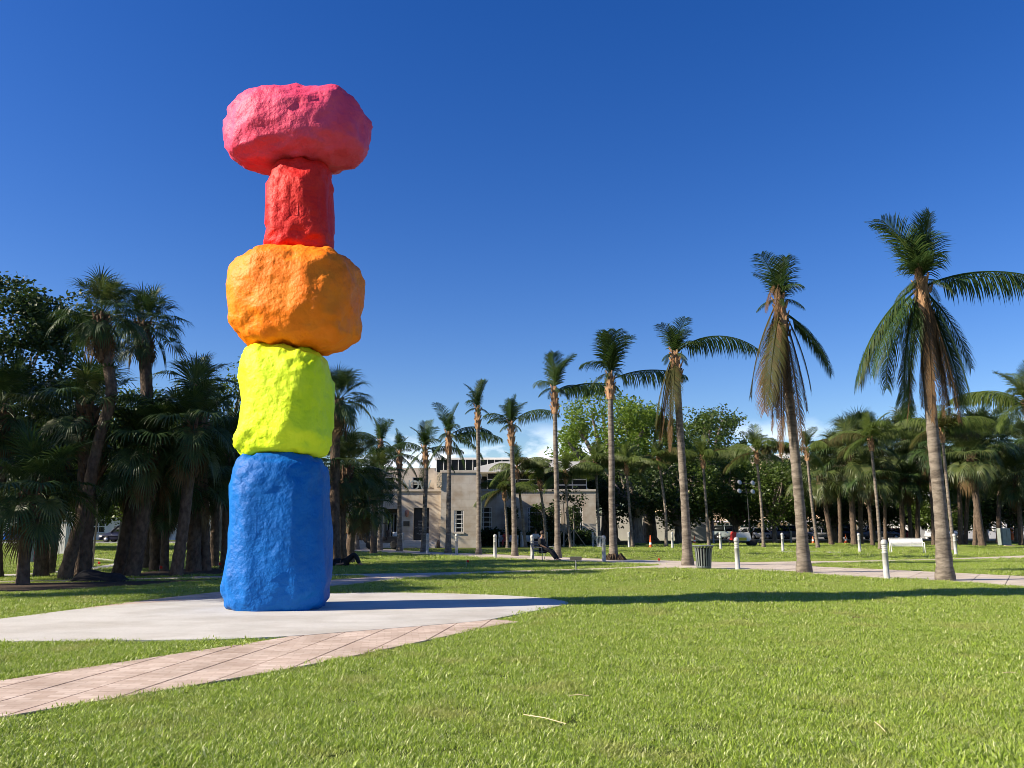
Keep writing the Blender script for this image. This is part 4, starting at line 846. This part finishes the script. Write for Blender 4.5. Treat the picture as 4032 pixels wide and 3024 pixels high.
def car(loc, rz, colr, kind, label, group):
    L_, hw_ = (4.5, .88) if kind != 'suv' else (4.7, .94)
    hb, hr = {'sedan': (.92, 1.44), 'suv': (1.08, 1.78), 'van': (1.15, 2.15)}[kind]
    e = empty('parked_car', loc, label, 'car', group, rz)
    f_, r_ = L_/2, -L_/2; wf, wr = f_-.85, r_+.9
    low = [(r_+.05, .28)] + arch(wr, .36, .28) + arch(wf, .36, .28) + [(f_-.05, .28), (f_, .5), (f_-.06, .74), (f_-.35, .82), (f_-1.15, hb), (r_+.9, hb+.02), (r_+.12, hb-.02), (r_, .6)]
    pm = mat('car paint', colr, None, rough=.3, spec=.5, coat=.5)
    me_ = bevel_prism(low, hw_, .1, .04); me_.materials.append(pm); put('body', me_, e)
    if kind == 'sedan': cab = [(r_+.55, hb-.03), (f_-1.25, hb-.03), (f_-1.95, hr-.05), (r_+1.35, hr-.05)]
    elif kind == 'suv': cab = [(r_+.12, hb-.03), (f_-1.2, hb-.03), (f_-1.85, hr-.05), (r_+.45, hr-.05)]
    else: cab = [(r_+.06, hb-.03), (f_-.75, hb-.03), (f_-1.4, hr-.05), (r_+.12, hr-.05)]
    me_ = bevel_prism(cab, hw_-.07, .2, .05); me_.materials.append(M['glass']); put('windows', me_, e)
    x0, x1 = cab[3][0], cab[2][0]; b = MB(); b.box(x0, x1, -(hw_-.25), hw_-.25, hr-.05, hr+.01, .025)
    for xa, xb_, za_ in ((cab[0][0], cab[3][0], 0), (cab[1][0], cab[2][0], 0), ((x0+x1)/2+.1, (x0+x1)/2+.05, 0)):
        for s in (-1, 1): b.tube([(xa, s*(hw_-.06), hb-.02), (xb_, s*(hw_-.255), hr-.03)], .045, 5)
    b.build('roof', pm, e)
    for wx in (wf, wr):
        for s in (-1, 1):
            t = MB(); t.lathe([(.2,-.1),(.31,-.1),(.335,-.06),(.335,.06),(.31,.1),(.2,.1)], 16); o = t.build('wheel', M['rubber'], e, loc=(wx, s*(hw_-.1), .335)); o.rotation_euler = (math.pi/2, 0, 0)
            k = MB(); k.lathe([(.04,-.12),(.19,-.105),(.2,.0),(.19,.105),(.04,.12)], 12); k.build('rim', M['rim'], o)
    for s in (-1, 1):
        b = MB(); b.box(f_-.16, f_-.005, s*(hw_-.28)-.16, s*(hw_-.28)+.16, .62, .74, .03); b.build('headlight', M['lamp_glass'], e)
        b = MB(); b.box(r_+.0, r_+.1, s*(hw_-.22)-.13, s*(hw_-.22)+.13, .66, .82, .03); b.build('tail_light', M['red_lens'], e)
    return e
YCAR = 108
for px, k, c, lab, dy, fl in [(2735,'suv',(.22,.02,.02),'dark red car at the left end of the far parking row',0,0), (2808,'sedan',(.02,.07,.42),'bright blue car in the far parking row',0,1), (2868,'suv',(.25,.30,.31),'grey-green suv behind the left bollards',0,0), (2935,'sedan',(.66,.66,.66),'white car mostly behind the lighting tower',1,1),
    (3000,'sedan',(.60,.60,.62),'white car right of the lighting tower',0,0), (3060,'sedan',(.05,.06,.1),'dark navy car behind the pale trunked tree',0,1), (3122,'suv',(.16,.17,.18),'grey suv left of the second tall palm',-1,0), (3222,'sedan',(.40,.41,.42),'silver car right of the second tall palm',0,1), (3310,'van',(.02,.022,.035),'black van in the far parking row',0,0), (3405,'sedan',(.22,.30,.38),'steel blue car behind the thick grey trunk',0,1), (3470,'suv',(.14,.15,.16),'dark grey suv left of the silver bench',0,0), (3545,'sedan',(.25,.04,.04),'maroon car behind the silver bench',0,0), (3720,'van',(.62,.64,.64),'white van behind the slim pale palm',0,1)]:
    car((gx(px, YCAR+dy), YCAR+dy, .006), math.pi*fl+random.uniform(-.03, .03), c, k, lab, 'cars parked along the far street')
YL3 = 88
for px, k, c, lab, dy, fl in [(70,'sedan',(.01,.09,.42),'blue car parked behind the left grove',0,1), (155,'sedan',(.55,.6,.68),'pale silver car right of the blue one',1,1), (232,'sedan',(.5,.53,.58),'silver car behind the white pillar',0,0), (490,'suv',(.015,.018,.04),'dark navy suv behind the leaning trunks',0,1)]:
    car((gx(px, YL3+dy), YL3+dy, .006), math.pi*fl, c, k, lab, 'cars parked behind the left grove')

# utility cart at the museum steps
uc = empty('utility_cart', (gx(1508, 61.5), 61.5, .017), 'black open utility cart parked before the museum steps', 'utility cart')
b = MB(); b.prism_y([(-1.35,.45),(1.2,.45),(1.35,.6),(1.3,.85),(.55,1.0),(.45,.62),(-.35,.62),(-.4,.9),(-1.35,.9)][::1], -.65, .65); b.build('body', M['black'], uc)
b = MB(); b.box(-.35, .2, -.55, .55, .64, .85, .04); b.box(-.42, -.28, -.55, .55, .86, 1.35, .04); b.build('seat', M['cloth_black'], uc)
b = MB()
for s in (-1, 1):
    b.tube([(.6, s*.6, .95), (.2, s*.58, 1.85), (-.5, s*.58, 1.88), (-.55, s*.6, .9)], .035, 6)
for x in (.2, -.5): b.tube([(x, -.58, 1.86), (x, .58, 1.86)], .035, 6)
b.build('roll_cage', M['black'], uc)
b = MB(); b.tube([(.5, .25, .95), (.28, .25, 1.15)], .02, 5); b.lathe([(.16,1.14),(.18,1.15),(.16,1.17)], 12, (.28, .25, 0)); b.build('steering_wheel', M['black'], uc)
b = MB(); b.box(-1.1, -.7, -.3, .3, .91, 1.22, .03); b.build('cargo_box', M['cloth_white'], uc)
for wx in (.85, -.9):
    for s in (-1, 1):
        t = MB(); t.lathe([(.14,-.12),(.27,-.12),(.31,-.08),(.31,.08),(.27,.12),(.14,.12)], 14); o = t.build('wheel', M['rubber'], uc, loc=(wx, s*.6, .31)); o.rotation_euler = (math.pi/2, 0, 0)
for s in (-1, 1): b = MB(); b.box(1.27, 1.36, s*.42-.1, s*.42+.1, .7, .8, .02); b.build('headlight', M['lamp_glass'], uc)
uc.rotation_euler = (0, 0, math.pi)

# ------------------------------------------------------------------ bollard lights
def bollard():
    e = empty('bollard_light', (0,0,0), 'x', 'bollard', 'bollard lights along the paths')
    b = MB(); b.lathe([(.115,0),(.115,.02),(.088,.03),(.088,.80),(.096,.805),(.096,.835),(.088,.84)], 18); b.build('post', M['bollard'], e)
    b = MB(); b.lathe([(.08,.84),(.08,1.06)], 18); b.build('lens', M['lens'], e)
    for z in (.89, .95, 1.01): 
        b = MB(); b.lathe([(.081,z),(.093,z+.005),(.093,z+.022),(.081,z+.028)], 18); b.build('louvre', M['bollard'], e)
    b = MB(); b.lathe([(.085,1.06),(.102,1.065),(.102,1.10),(.097,1.15),(.08,1.19),(.048,1.215),(.01,1.22)], 18); b.build('cap', M['bollard'], e)
    return e
BO = [(3492,2282,None,'near bollard light left of the tallest palm'), (2905,2246,None,'bollard light right of the slatted bin'), (2378,2216,None,'bollard light beside the palm with torn root collar'), (2096,2205,None,'bollard light behind the grey bench'), (1949,2197,None,'bollard light between two slim palms'), (1797,2187,None,'bollard light before the museum wing'), (1682,2180,None,'bollard light at the foot of the palm before the letters'), (1393,2172,60,'bollard light before the left dark museum panel'), (1583,2177,58,'bollard light half hidden behind the palm before the doorway'),
      (3764,2185,None,'bollard light at the foot of the slim pale palm'), (3386,2176,None,'bollard light left of the silver bench'), (3083,2171,None,'bollard light left of the second tall palm'), (2838,2163,None,'bollard light behind the slatted bin'), (2810,2140,86,'distant bollard light under the trees'), (2648,2158,64,'bollard light by the fig trunk'), (2477,2156,66,'bollard light between two young palms'), (2335,2152,68,'bollard light left of the pale litter bin'), (2152,2151,68,'bollard light right of the far silver bench'), (2053,2151,69,'bollard light left of the far silver bench'), (1965,2151,69,'bollard light before the first wing window'), (3116,2135,88,'small distant bollard before the grey suv')]
proto = None
for px, py, Y, lab in BO:
    p = gp(px, py) if Y is None else Vector((gx(px, Y), Y, 0)); p.z = .0
    if proto is None: proto = bollard(); proto.location = p; proto['label'] = lab
    else: copy_tree(proto, p, random.uniform(0, 6), lab)

# ------------------------------------------------------------------ litter bins
def bin_(p, m_, label, n=18):
    e = empty('litter_bin', p, label, 'litter bin', None)
    prof = [(.27,.06),(.285,.3),(.305,.6),(.33,.78),(.40,.88)]
    for k in range(n):
        a = 2*math.pi*k/n; b = MB(); pts = [(r*math.cos(a), r*math.sin(a), z) for r, z in prof]; tx, ty = -math.sin(a)*.024, math.cos(a)*.024; nx, ny = math.cos(a)*.008, math.sin(a)*.008
        v = []; f = []
        for x, y, z in pts: v += [(x-tx-nx, y-ty-ny, z), (x+tx-nx, y+ty-ny, z), (x+tx+nx, y+ty+ny, z), (x-tx+nx, y-ty+ny, z)]
        for i in range(len(pts)-1):
            for q in range(4): f.append((i*4+q, i*4+(q+1) % 4, i*4+4+(q+1) % 4, i*4+4+q))
        b.add(v, f); b.build('slat', m_, e)
    b = MB(); b.lathe([(.24,.04),(.265,.04),(.268,.12),(.24,.12)], 24); b.build('base_ring', m_, e)
    b = MB(); b.lathe([(.375,.862),(.41,.866),(.415,.885),(.40,.90),(.372,.895)], 24); b.build('top_ring', m_, e)
    b = MB(); b.lathe([(.22,.05),(.235,.05),(.27,.80),(.255,.80),(.21,.10)], 20); b.build('liner', M['cloth_black'], e)
    return e
bin_(gp(2772, 2241), M['bin'], 'dark green slatted metal litter bin beside a palm trunk')
bin_(Vector((gx(2364, 67), 67, 0)), M['bench_white'], 'pale slatted litter bin before the young palm at the museum corner', 16)

# ------------------------------------------------------------------ benches
def bench(p, rz, ln, m_, label, slats=6):
    e = empty('park_bench', p, label, 'bench', None, rz)     # seat faces local -y
    for k in range(slats):
        y = -.40+k*(.44/slats); b = MB(); b.box(-ln/2, ln/2, y, y+.44/slats-.026, .425, .44); b.build('seat_slat', m_, e)
    for k in range(slats):
        u = k/slats; z = .47+u*.42; y = .06+u*.17; b = MB(); dz = .42/slats-.028; dy = .17/slats*(dz/(.42/slats))
        b.add([(-ln/2,y,z),(ln/2,y,z),(ln/2,y+dy,z+dz),(-ln/2,y+dy,z+dz),(-ln/2,y+.014,z-.004),(ln/2,y+.014,z-.004),(ln/2,y+dy+.014,z+dz-.004),(-ln/2,y+dy+.014,z+dz-.004)], [(0,1,2,3),(7,6,5,4),(0,4,5,1),(1,5,6,2),(2,6,7,3),(3,7,4,0)]); b.build('back_slat', m_, e)
    for s in (-1, 1):
        x = s*(ln/2-.02)
        b = MB(); b.tube([(x, -.40, 0), (x, -.38, .44), (x, -.37, .64)], .022, 6); b.build('leg', m_, e)
        b = MB(); b.tube([(x, .16, 0), (x, .06, .44), (x, .24, .91)], .022, 6); b.build('leg', m_, e)
        b = MB(); b.tube([(x, -.39, .64), (x, -.1, .65), (x, .13, .62)], .02, 6); b.build('armrest', m_, e)
    b = MB(); b.tube([(-ln/2, .24, .905), (ln/2, .24, .905)], .02, 6); b.build('top_rail', m_, e)
    return e
pb1 = gp(2130, 2208); bench(pb1, R(64), 1.5, M['bench_grey'], 'grey metal bench seen from behind with a seated person')
pb2 = gp(3572, 2178); bench(pb2, R(-14), 1.95, M['bench_white'], 'empty silver metal bench on the right lawn')
pb3 = Vector((gx(2096, 68.5), 68.5, 0)); bench(pb3, R(5), 1.6, M['bench_white'], 'far silver bench before the museum wing')
pb4 = Vector((gx(2002, 69), 69, 0)); bench(pb4, R(-5), 1.6, M['bench_white'], 'far bench at left with a person in red')

# ------------------------------------------------------------------ people
def skin(name, nodes, edges, m_, parent=None, loc=None, rz=None, sub=1, **kw):
    me_ = bpy.data.meshes.new(name); me_.from_pydata([n[:3] for n in nodes], edges, []); me_.materials.append(m_)
    o = put(name, me_, parent, loc, rz, **kw); md_ = o.modifiers.new('skin', 'SKIN'); md_.use_smooth_shade = True
    for i, n in enumerate(nodes): me_.skin_vertices[0].data[i].radius = (n[3], n[3] if len(n) < 5 else n[4]); 
    me_.skin_vertices[0].data[0].use_root = True
    s_ = o.modifiers.new('sub', 'SUBSURF'); s_.levels = sub; s_.render_levels = sub; return o
BODY_E = [(0,1),(1,2),(2,3),(3,4),(4,5),(5,6),(2,7),(7,8),(8,9),(9,10),(2,11),(11,12),(12,13),(13,14),(0,15),(15,16),(16,17),(17,18),(0,19),(19,20),(20,21),(21,22)]
def person(loc, rz, label, J, top, legs_m, hair=True, shoe='black'):
    """J: joint positions: hip chest shoulders neck head(2) crown | r shoulder elbow wrist hand | l ... | r hip knee ankle toe | l ..."""
    rad = [.13,.145,.12,.055,.085,.09,.05, .06,.048,.036,.03, .06,.048,.036,.03, .085,.065,.045,.035, .085,.065,.045,.035]
    o = skin('person', [(*J[i], rad[i]) for i in range(23)], BODY_E, M['skin'], None, loc, rz, 1, label=label, cat='person')
    skin('shirt', [(*J[i], rad[i]+.045) for i in (0, 1, 2)] + [(*J[7], .10), (*J[8], .085), (*J[11], .10), (*J[12], .085)], [(0,1),(1,2),(2,3),(3,4),(2,5),(5,6)], top, o)
    skin('trousers', [(*J[0], .165), (*J[15], .125), (*J[16], .10), (*J[17], .075), (*J[19], .125), (*J[20], .10), (*J[21], .075)], [(0,1),(1,2),(2,3),(0,4),(4,5),(5,6)], legs_m, o)
    if hair:
        h = Vector(J[5]); b = MB(); bm = bmesh.new(); bmesh.ops.create_icosphere(bm, subdivisions=2, radius=.112); bm.verts.index_update(); b.add([v.co for v in bm.verts], [[v.index for v in f.verts] for f in bm.faces], True); bm.free()
        b.build('hair', M['hair'], o, loc=h+Vector((0, .025, .03)))
    return o
def sit(lean=.0, spread=.1, kx=0, kz=.0, leg=.0):
    # seated on a .45 m seat, facing -y, hips at y=-.1
    return [(0,-.08,.55),(0,-.02-lean*.3,.82),(0,-.02-lean,1.04),(0,-.03-lean*1.1,1.13),(0,-.05-lean*1.3,1.21),(0,-.05-lean*1.5,1.29),(0,-.04-lean*1.5,1.37),
            (.18,-.02-lean,1.0),(.24,-.08-lean,.74),(.17,-.28-lean*.5,.64),(.13,-.36-lean*.5,.62), (-.18,-.02-lean,1.0),(-.24,-.08-lean,.74),(-.17,-.28-lean*.5,.64),(-.13,-.36-lean*.5,.62),
            (.09,-.12,.53),(.11+spread,-.52,.50),(.12+spread,-.55-leg,.09),(.13+spread,-.70-leg,.05), (-.09,-.12,.53),(-.11-spread,-.52,.50),(-.12-spread,-.56-leg,.09),(-.13-spread,-.71-leg,.05)]
person(pb1, R(64), 'person in black seated on the grey bench with legs stretched out', sit(.03, .02, leg=.3), M['cloth_black'], M['cloth_black'])
person(pb3+Vector((.25, 0, 0)), R(5), 'person in white top seated on the far silver bench', sit(.16), M['cloth_white'], M['cloth_black'])
person(pb4+Vector((-.2, 0, 0)), R(-5), 'person in red seated on the far bench at left', sit(.05), M['cloth_red'], M['cloth_red'])
def lie():
    # lying on the back along x, head towards -x, knees raised
    return [(0,0,.16),(-.28,0,.15),(-.5,0,.15),(-.6,0,.15),(-.68,0,.16),(-.76,0,.17),(-.84,0,.17),
            (-.46,.19,.13),(-.2,.27,.08),(.02,.2,.12),(.1,.16,.14), (-.46,-.19,.13),(-.2,-.27,.08),(.02,-.2,.12),(.1,-.16,.14),
            (.06,.1,.15),(.42,.12,.48),(.62,.12,.10),(.74,.12,.06), (.06,-.1,.15),(.46,-.13,.50),(.66,-.13,.10),(.78,-.13,.06)]
pl_ = gp(1352, 2230); lp = person(pl_, R(-3), 'person lying in dark clothes on the grass with knees raised, right of blue block', lie(), M['cloth_black'], M['cloth_black']); lp.scale = (1.05, 1.05, 1.05)
def stand():
    return [(0,0,.95),(0,0,1.2),(0,0,1.42),(0,0,1.5),(0,-.01,1.58),(0,-.02,1.66),(0,-.01,1.74), (.19,0,1.4),(.24,.02,1.12),(.22,-.08,.88),(.2,-.12,.8), (-.19,0,1.4),(-.24,.02,1.12),(-.22,-.08,.88),(-.2,-.12,.8), (.09,0,.9),(.1,-.02,.5),(.1,.02,.08),(.11,-.12,.04), (-.09,0,.9),(-.1,.02,.5),(-.11,.05,.08),(-.12,-.08,.04)]
person(Vector((gx(2957, 100), 100, 0)), 0, 'person in teal top standing beyond the lighting tower', stand(), M['cloth_teal'], M['cloth_black'])
person(Vector((gx(3988, 98), 98, 0)), .5, 'person in orange clothing beyond the cabinet at far right', stand(), M['orange'], M['orange'])
# dark bundle among the left trunks
bd = MB(); N_, K_ = 26, 12; vs_ = []; fs = []; 
for i in range(N_+1):
    u = i/N_; x = -.78+1.56*u; hgt = (.40*math.sin(math.pi*min(1, u*1.02))**.55)*(1+.18*math.sin(u*9)+.1*mnoise.noise(Vector((u*5, 1, 2))))*(1.0-.35*u)
    for k in range(K_+1):
        a = math.pi*k/K_; r_ = 1+.14*mnoise.noise(Vector((u*6, a*2, 4))); vs_.append((x, -.32*math.cos(a)*r_, max(0, hgt*math.sin(a)*r_)))
for i in range(N_):
    for k in range(K_): fs.append((i*(K_+1)+k, (i+1)*(K_+1)+k, (i+1)*(K_+1)+k+1, i*(K_+1)+k+1))
bd.add(vs_, fs, True); bd.build('cloth_bundle', M['cloth_black'], loc=gp(395, 2290)+Vector((0, 0, .017)), rz=.1, label='black cloth bundle heaped on the mulch between leaning trunks', cat='bundle')

# ------------------------------------------------------------------ mobile lighting tower
lt = empty('lighting_tower', (gx(2925, 72), 72, 0), 'white and yellow trailer lighting tower with four lamps on a mast', 'lighting tower')
b = MB(); b.prism_y([(-.75,.42),(.65,.42),(.5,1.12),(-.6,1.12)], -.5, .5); b.build('housing', M['white'], lt)
b = MB(); b.box(-.62, .2, -.53, -.503, .46, .72); b.build('yellow_panel', M['yellow'], lt)
b = MB(); b.prism_y([(-1.0,.5),(-.77,.42),(-.62,1.14),(-.85,1.2)], -.45, .45); b.build('red_end', M['red'], lt)
b = MB(); b.box(-1.3, 1.3, -.42, -.34, .33, .41); b.box(-1.3, 1.3, .34, .42, .33, .41); b.tube([(1.3,0,.37),(1.9,0,.4)], .04, 6); b.build('chassis', M['black'], lt)
for x in (-1.25, 1.25): b = MB(); b.tube([(x,-.45,.4),(x,-.55,.4),(x,-.55,0)], .03, 6); b.build('stabiliser', M['black'], lt)
for s in (-1, 1):
    t = MB(); t.lathe([(.12,-.09),(.28,-.09),(.31,-.05),(.31,.05),(.28,.09),(.12,.09)], 16); o = t.build('wheel', M['rubber'], lt, loc=(.75, s*.6, .31)); o.rotation_euler = (math.pi/2, 0, 0)
b = MB(); b.tube([(.62,-.05,.4),(.62,-.05,2.4)], .06, 6); b.tube([(.62,-.05,2.4),(.58,-.05,4.0)], .045, 6); b.tube([(.58,-.05,4.0),(.4,-.05,5.45)], .032, 6); b.tube([(-.15,-.05,5.3),(.95,-.05,5.3)], .03, 6); b.tube([(-.15,-.05,4.55),(.95,-.05,4.55)], .03, 6); b.build('mast', M['black'], lt)
for x, z in ((-.15, 5.35), (.98, 5.3), (-.2, 4.6), (.95, 4.55)):
    b = MB(); b.lathe([(.05,0),(.13,.05),(.20,.13),(.22,.17),(.20,.19)], 14); o = b.build('lamp', M['bench_grey'], lt, loc=(x, -.1, z)); o.rotation_euler = (R(75), 0, R(20))
    k = MB(); k.lathe([(.195,.192),(.12,.215),(.02,.22)], 14); k.build('lamp_glass', M['lamp_glass'], o)

# ------------------------------------------------------------------ small things
def cone(p, label, h=.72):
    e = empty('traffic_cone', p, label, 'traffic cone', 'traffic cones')
    b = MB(); b.box(-.19, .19, -.19, .19, 0, .04, .01); b.build('base', M['orange'], e)
    b = MB(); b.lathe([(.14,.04),(.105,.25),(.085,.38),(.035,h),(.015,h+.01)], 14); b.build('body', M['orange'], e)
    b = MB(); b.lathe([(.112,.25),(.09,.40),(.088,.40)], 14); b.build('band', M['white'], e)
for px, Y, lab, h in ((2562, 66, 'orange traffic cone on the lawn right of a young palm', .95), (3202, 82, 'orange cone at the foot of a young palm', .7), (3331, 86, 'orange cone before the black van', .9), (2735, 80, 'orange cone left of the young palm behind the bin', .8)): cone(Vector((gx(px, Y), Y, 0)), lab, h)
def flag(p, label, s=1.0):
    e = empty('marker_flag', p, label, 'flag', 'red marker flags')
    b = MB(); b.tube([(0,0,0),(.01,0,.3*s)], .004, 4); b.build('wire', M['galv'], e)
    b = MB(); b.add([(0,0,.2*s),(.1*s,.02,.19*s),(.11*s,-.01,.28*s),(.01,0,.30*s),(0,.004,.2*s),(.1*s,.024,.19*s),(.11*s,-.006,.28*s),(.01,.004,.30*s)], [(0,1,2,3),(7,6,5,4)]); b.build('flag_film', M['flag'], e)
for px, py, lab in ((2590, 2226, 'red marker flag at the edge of the white path'), (1836, 2234, 'orange red marker flag on the shaded lawn'), (382, 2242, 'red marker flag behind the black bundle'), (625, 2262, 'red marker flag by the pale thin sabal palm'), (858, 2246, 'red marker flag right of the stout sabal palm')): flag(gp(px, py), lab, 1.0)
# information plaque on a post
pq = empty('information_plaque', gp(2268, 2244), 'small dark plaque on a thin post beside the path', 'sign')
b = MB(); b.tube([(0,0,0),(0,0,.36)], .025, 8); b.build('post', M['bench_grey'], pq)
b = MB(); b.box(-.22, .22, -.012, .012, -.1, .1, .006); o = b.build('plate', M['bench_grey'], pq, loc=(0, 0, .42)); o.rotation_euler = (R(42), 0, 0)
# cabinet, posts, pillar
cbx = empty('utility_cabinet', (gx(3957, 72), 72, 0), 'grey-green utility cabinet on a slab at the right', 'cabinet', None, .15)
b = MB(); b.box(-.42, .42, -.3, .3, .06, 1.5, .02); b.build('housing', M['cabinet'], cbx)
b = MB(); b.box(-.38, -.01, -.325, -.303, .45, 1.45, .008); b.build('door', M['cabinet'], cbx); b = MB(); b.box(.01, .38, -.325, -.303, .45, 1.45, .008); b.build('door', M['cabinet'], cbx)
b = MB(); b.box(-.5, .5, -.38, .38, 0, .055); b.build('slab', M['kerb'], cbx)
b = MB(); b.box(-.35, .45, -.12, .12, .0, .12, .01); b.build('timber_block', M['wood'], loc=(gx(3972, 70), 70, 0), rz=.05, label='timber block lying before the utility cabinet', cat='timber')
b = MB(); b.lathe([(.13,0),(.13,1.12),(.12,1.16),(.02,1.17)], 14); b.lathe([(.14,.08),(.14,.14)], 14); b.build('grey_post', M['grey_wall'], loc=(gx(117, 38), 38, 0), label='grey post beside the red standpipe behind the left trunks', cat='post')
e = empty('red_standpipe', (gx(125, 38.4), 38.4, 0), 'red standpipe post behind the near thin trunk', 'standpipe')
b = MB(); b.lathe([(.16,0),(.16,.05),(.10,.06),(.10,.85),(.12,.86),(.12,.9),(.08,1.0),(.02,1.04)], 14); b.build('pipe', M['red'], e); b = MB(); b.tube([(-.16,0,.7),(.16,0,.7)], .05, 8); b.build('outlet', M['red'], e)
b = MB(); b.box(-.27, .27, -.2, .2, 0, 1.9, .02); b.box(-.32, .32, -.25, .25, 1.903, 2.0, .02); b.build('concrete_pillar', M['offwhite'], loc=(gx(242, 50), 50, 0), label='pale concrete pillar behind the leaning trunk', cat='pillar')
lp_ = empty('street_lamp', (gx(134, 60), 60, 0), 'white street lamp pole behind the left trunks', 'street lamp')
b = MB(); b.tube([(0,0,0),(0,0,.3),(0,0,4.0)], [.08,.055,.05], 10); b.build('pole', M['white'], lp_); b = MB(); b.lathe([(.06,4.0),(.2,4.05),(.24,4.2),(.18,4.4),(.03,4.45)], 12); b.build('lantern', M['lamp_glass'], lp_)
b = MB(); b.tube([(0,0,0),(.02,0,1.0),(.05,0,1.9),(.0,0,2.6)], [.05,.045,.035,.02], 7, wob=.2); b.build('young_tree', M['wood'], loc=(gx(362, 34), 34, 0), label='pale slender sapling stem lit between the trunks', cat='tree')
# propped saplings by the museum
for i, (px, Y) in enumerate(((2221, 69.5), (2259, 70))):
    e = empty('propped_sapling', (gx(px, Y), Y, 0), ['thin sapling with wooden props left of the young palm', 'thin sapling with wooden props right of the young palm'][i], 'tree', 'propped saplings')
    b = MB(); b.tube([(0,0,0),(.05,0,2),(-.05,0,4.2)], [.07,.05,.02], 7, wob=.15); b.build('trunk', M['bark'], e)
    for a in (.3, 2.6, 4.6): k = MB(); k.tube([(math.cos(a)*1.1, math.sin(a)*1.1, 0), (math.cos(a)*.06, math.sin(a)*.06, 1.35)], .035, 6); k.build('prop', M['wood'], e)
    rg = random.Random(i+5); b = MB()
    for k in range(14): leaf_cluster(b, Vector((rg.uniform(-1,1), rg.uniform(-.7,.7), rg.uniform(3.2,5))), .45, 14, .25, rg)
    b.build('crown', M['leaf_dark'], e)
# dark root collar of the fourth palm
rg = random.Random(4); b = MB(); bs = at(1326*1.8228, 1215*1.8228, 41.5)
for k in range(60):
    a = rg.uniform(0, 6.28); r0 = .3; b.tube([(math.cos(a)*r0, math.sin(a)*r0, rg.uniform(.1, .32)), (math.cos(a)*(r0+.12), math.sin(a)*(r0+.12), rg.uniform(.02, .2)), (math.cos(a)*(r0+.3), math.sin(a)*(r0+.3), -.02)], [.05, .04, .02], 5)
b.build('root_mat', M['mulch'], loc=(bs.x+.05, 41.5, 0), label='exposed dark root mat at the foot of a palm', cat='roots')
# dry stems fallen on the near lawn
for i, (xa, ya, xb_, yb_, lab) in enumerate(((2062,2838,2230,2876,'longest dry straw stem lying on the near lawn'), (2240,2761,2320,2762,'short dry straw lying level on the lawn'), (3446,2868,3488,2908,'bent dry stem lying on the lawn, right part'), (3950,2668,4010,2670,'short pale straw near the right edge of the lawn'))):
    a, c = gp(xa, ya), gp(xb_, yb_); b = MB(); d = c-a; md_ = a+d*.5+Vector((0, .006, .004)); b.tube([Vector((0,0,.05)), md_-a+Vector((0,0,.055)), d+Vector((0,0,.05))], [.004,.0045,.003], 6); b.build('dry_stem', M['straw'], loc=a, label=lab, cat='dry stem')
for px, py, sz_, lab in ((2824,2330,.10,'dark dry leaf clump on the lawn below the slatted bin'), (3380,2441,.16,'dark dry leaf scrap on the middle of the right lawn')):
    rg = random.Random(px); b = MB()
    for k in range(7):
        a = rg.uniform(0, 6.28); r0 = rg.uniform(.3, 1)*sz_; p = Vector((rg.uniform(-1, 1)*sz_*.5, rg.uniform(-1, 1)*sz_*.4, .045)); d = Vector((math.cos(a), math.sin(a), rg.uniform(-.1, .3))); q = Vector((-d.y, d.x, .1))*r0*.3
        b.add([p-d*r0*.5, p+q, p+d*r0*.5, p-q], [(0,1,2,3)])
    b.build('leaf_litter', M['sabal_dead'], loc=gp(px, py), label=lab, cat='leaf litter')
# two flat pale strips in the right lawn
for i, (xa, xb_, py, lab) in enumerate(((3070,3228,2173,'pale flat concrete strip in the lawn left of the second tall palm'), (3260,3312,2176,'short pale flat strip in the lawn right of the second tall palm'))):
    a, c = gp(xa, py), gp(xb_, py); b = MB(); b.box(0, (c-a).x, -.25, .25, -.02, .05); b.build('concrete_strip', M['concrete'], loc=a, label=lab, cat='strip')
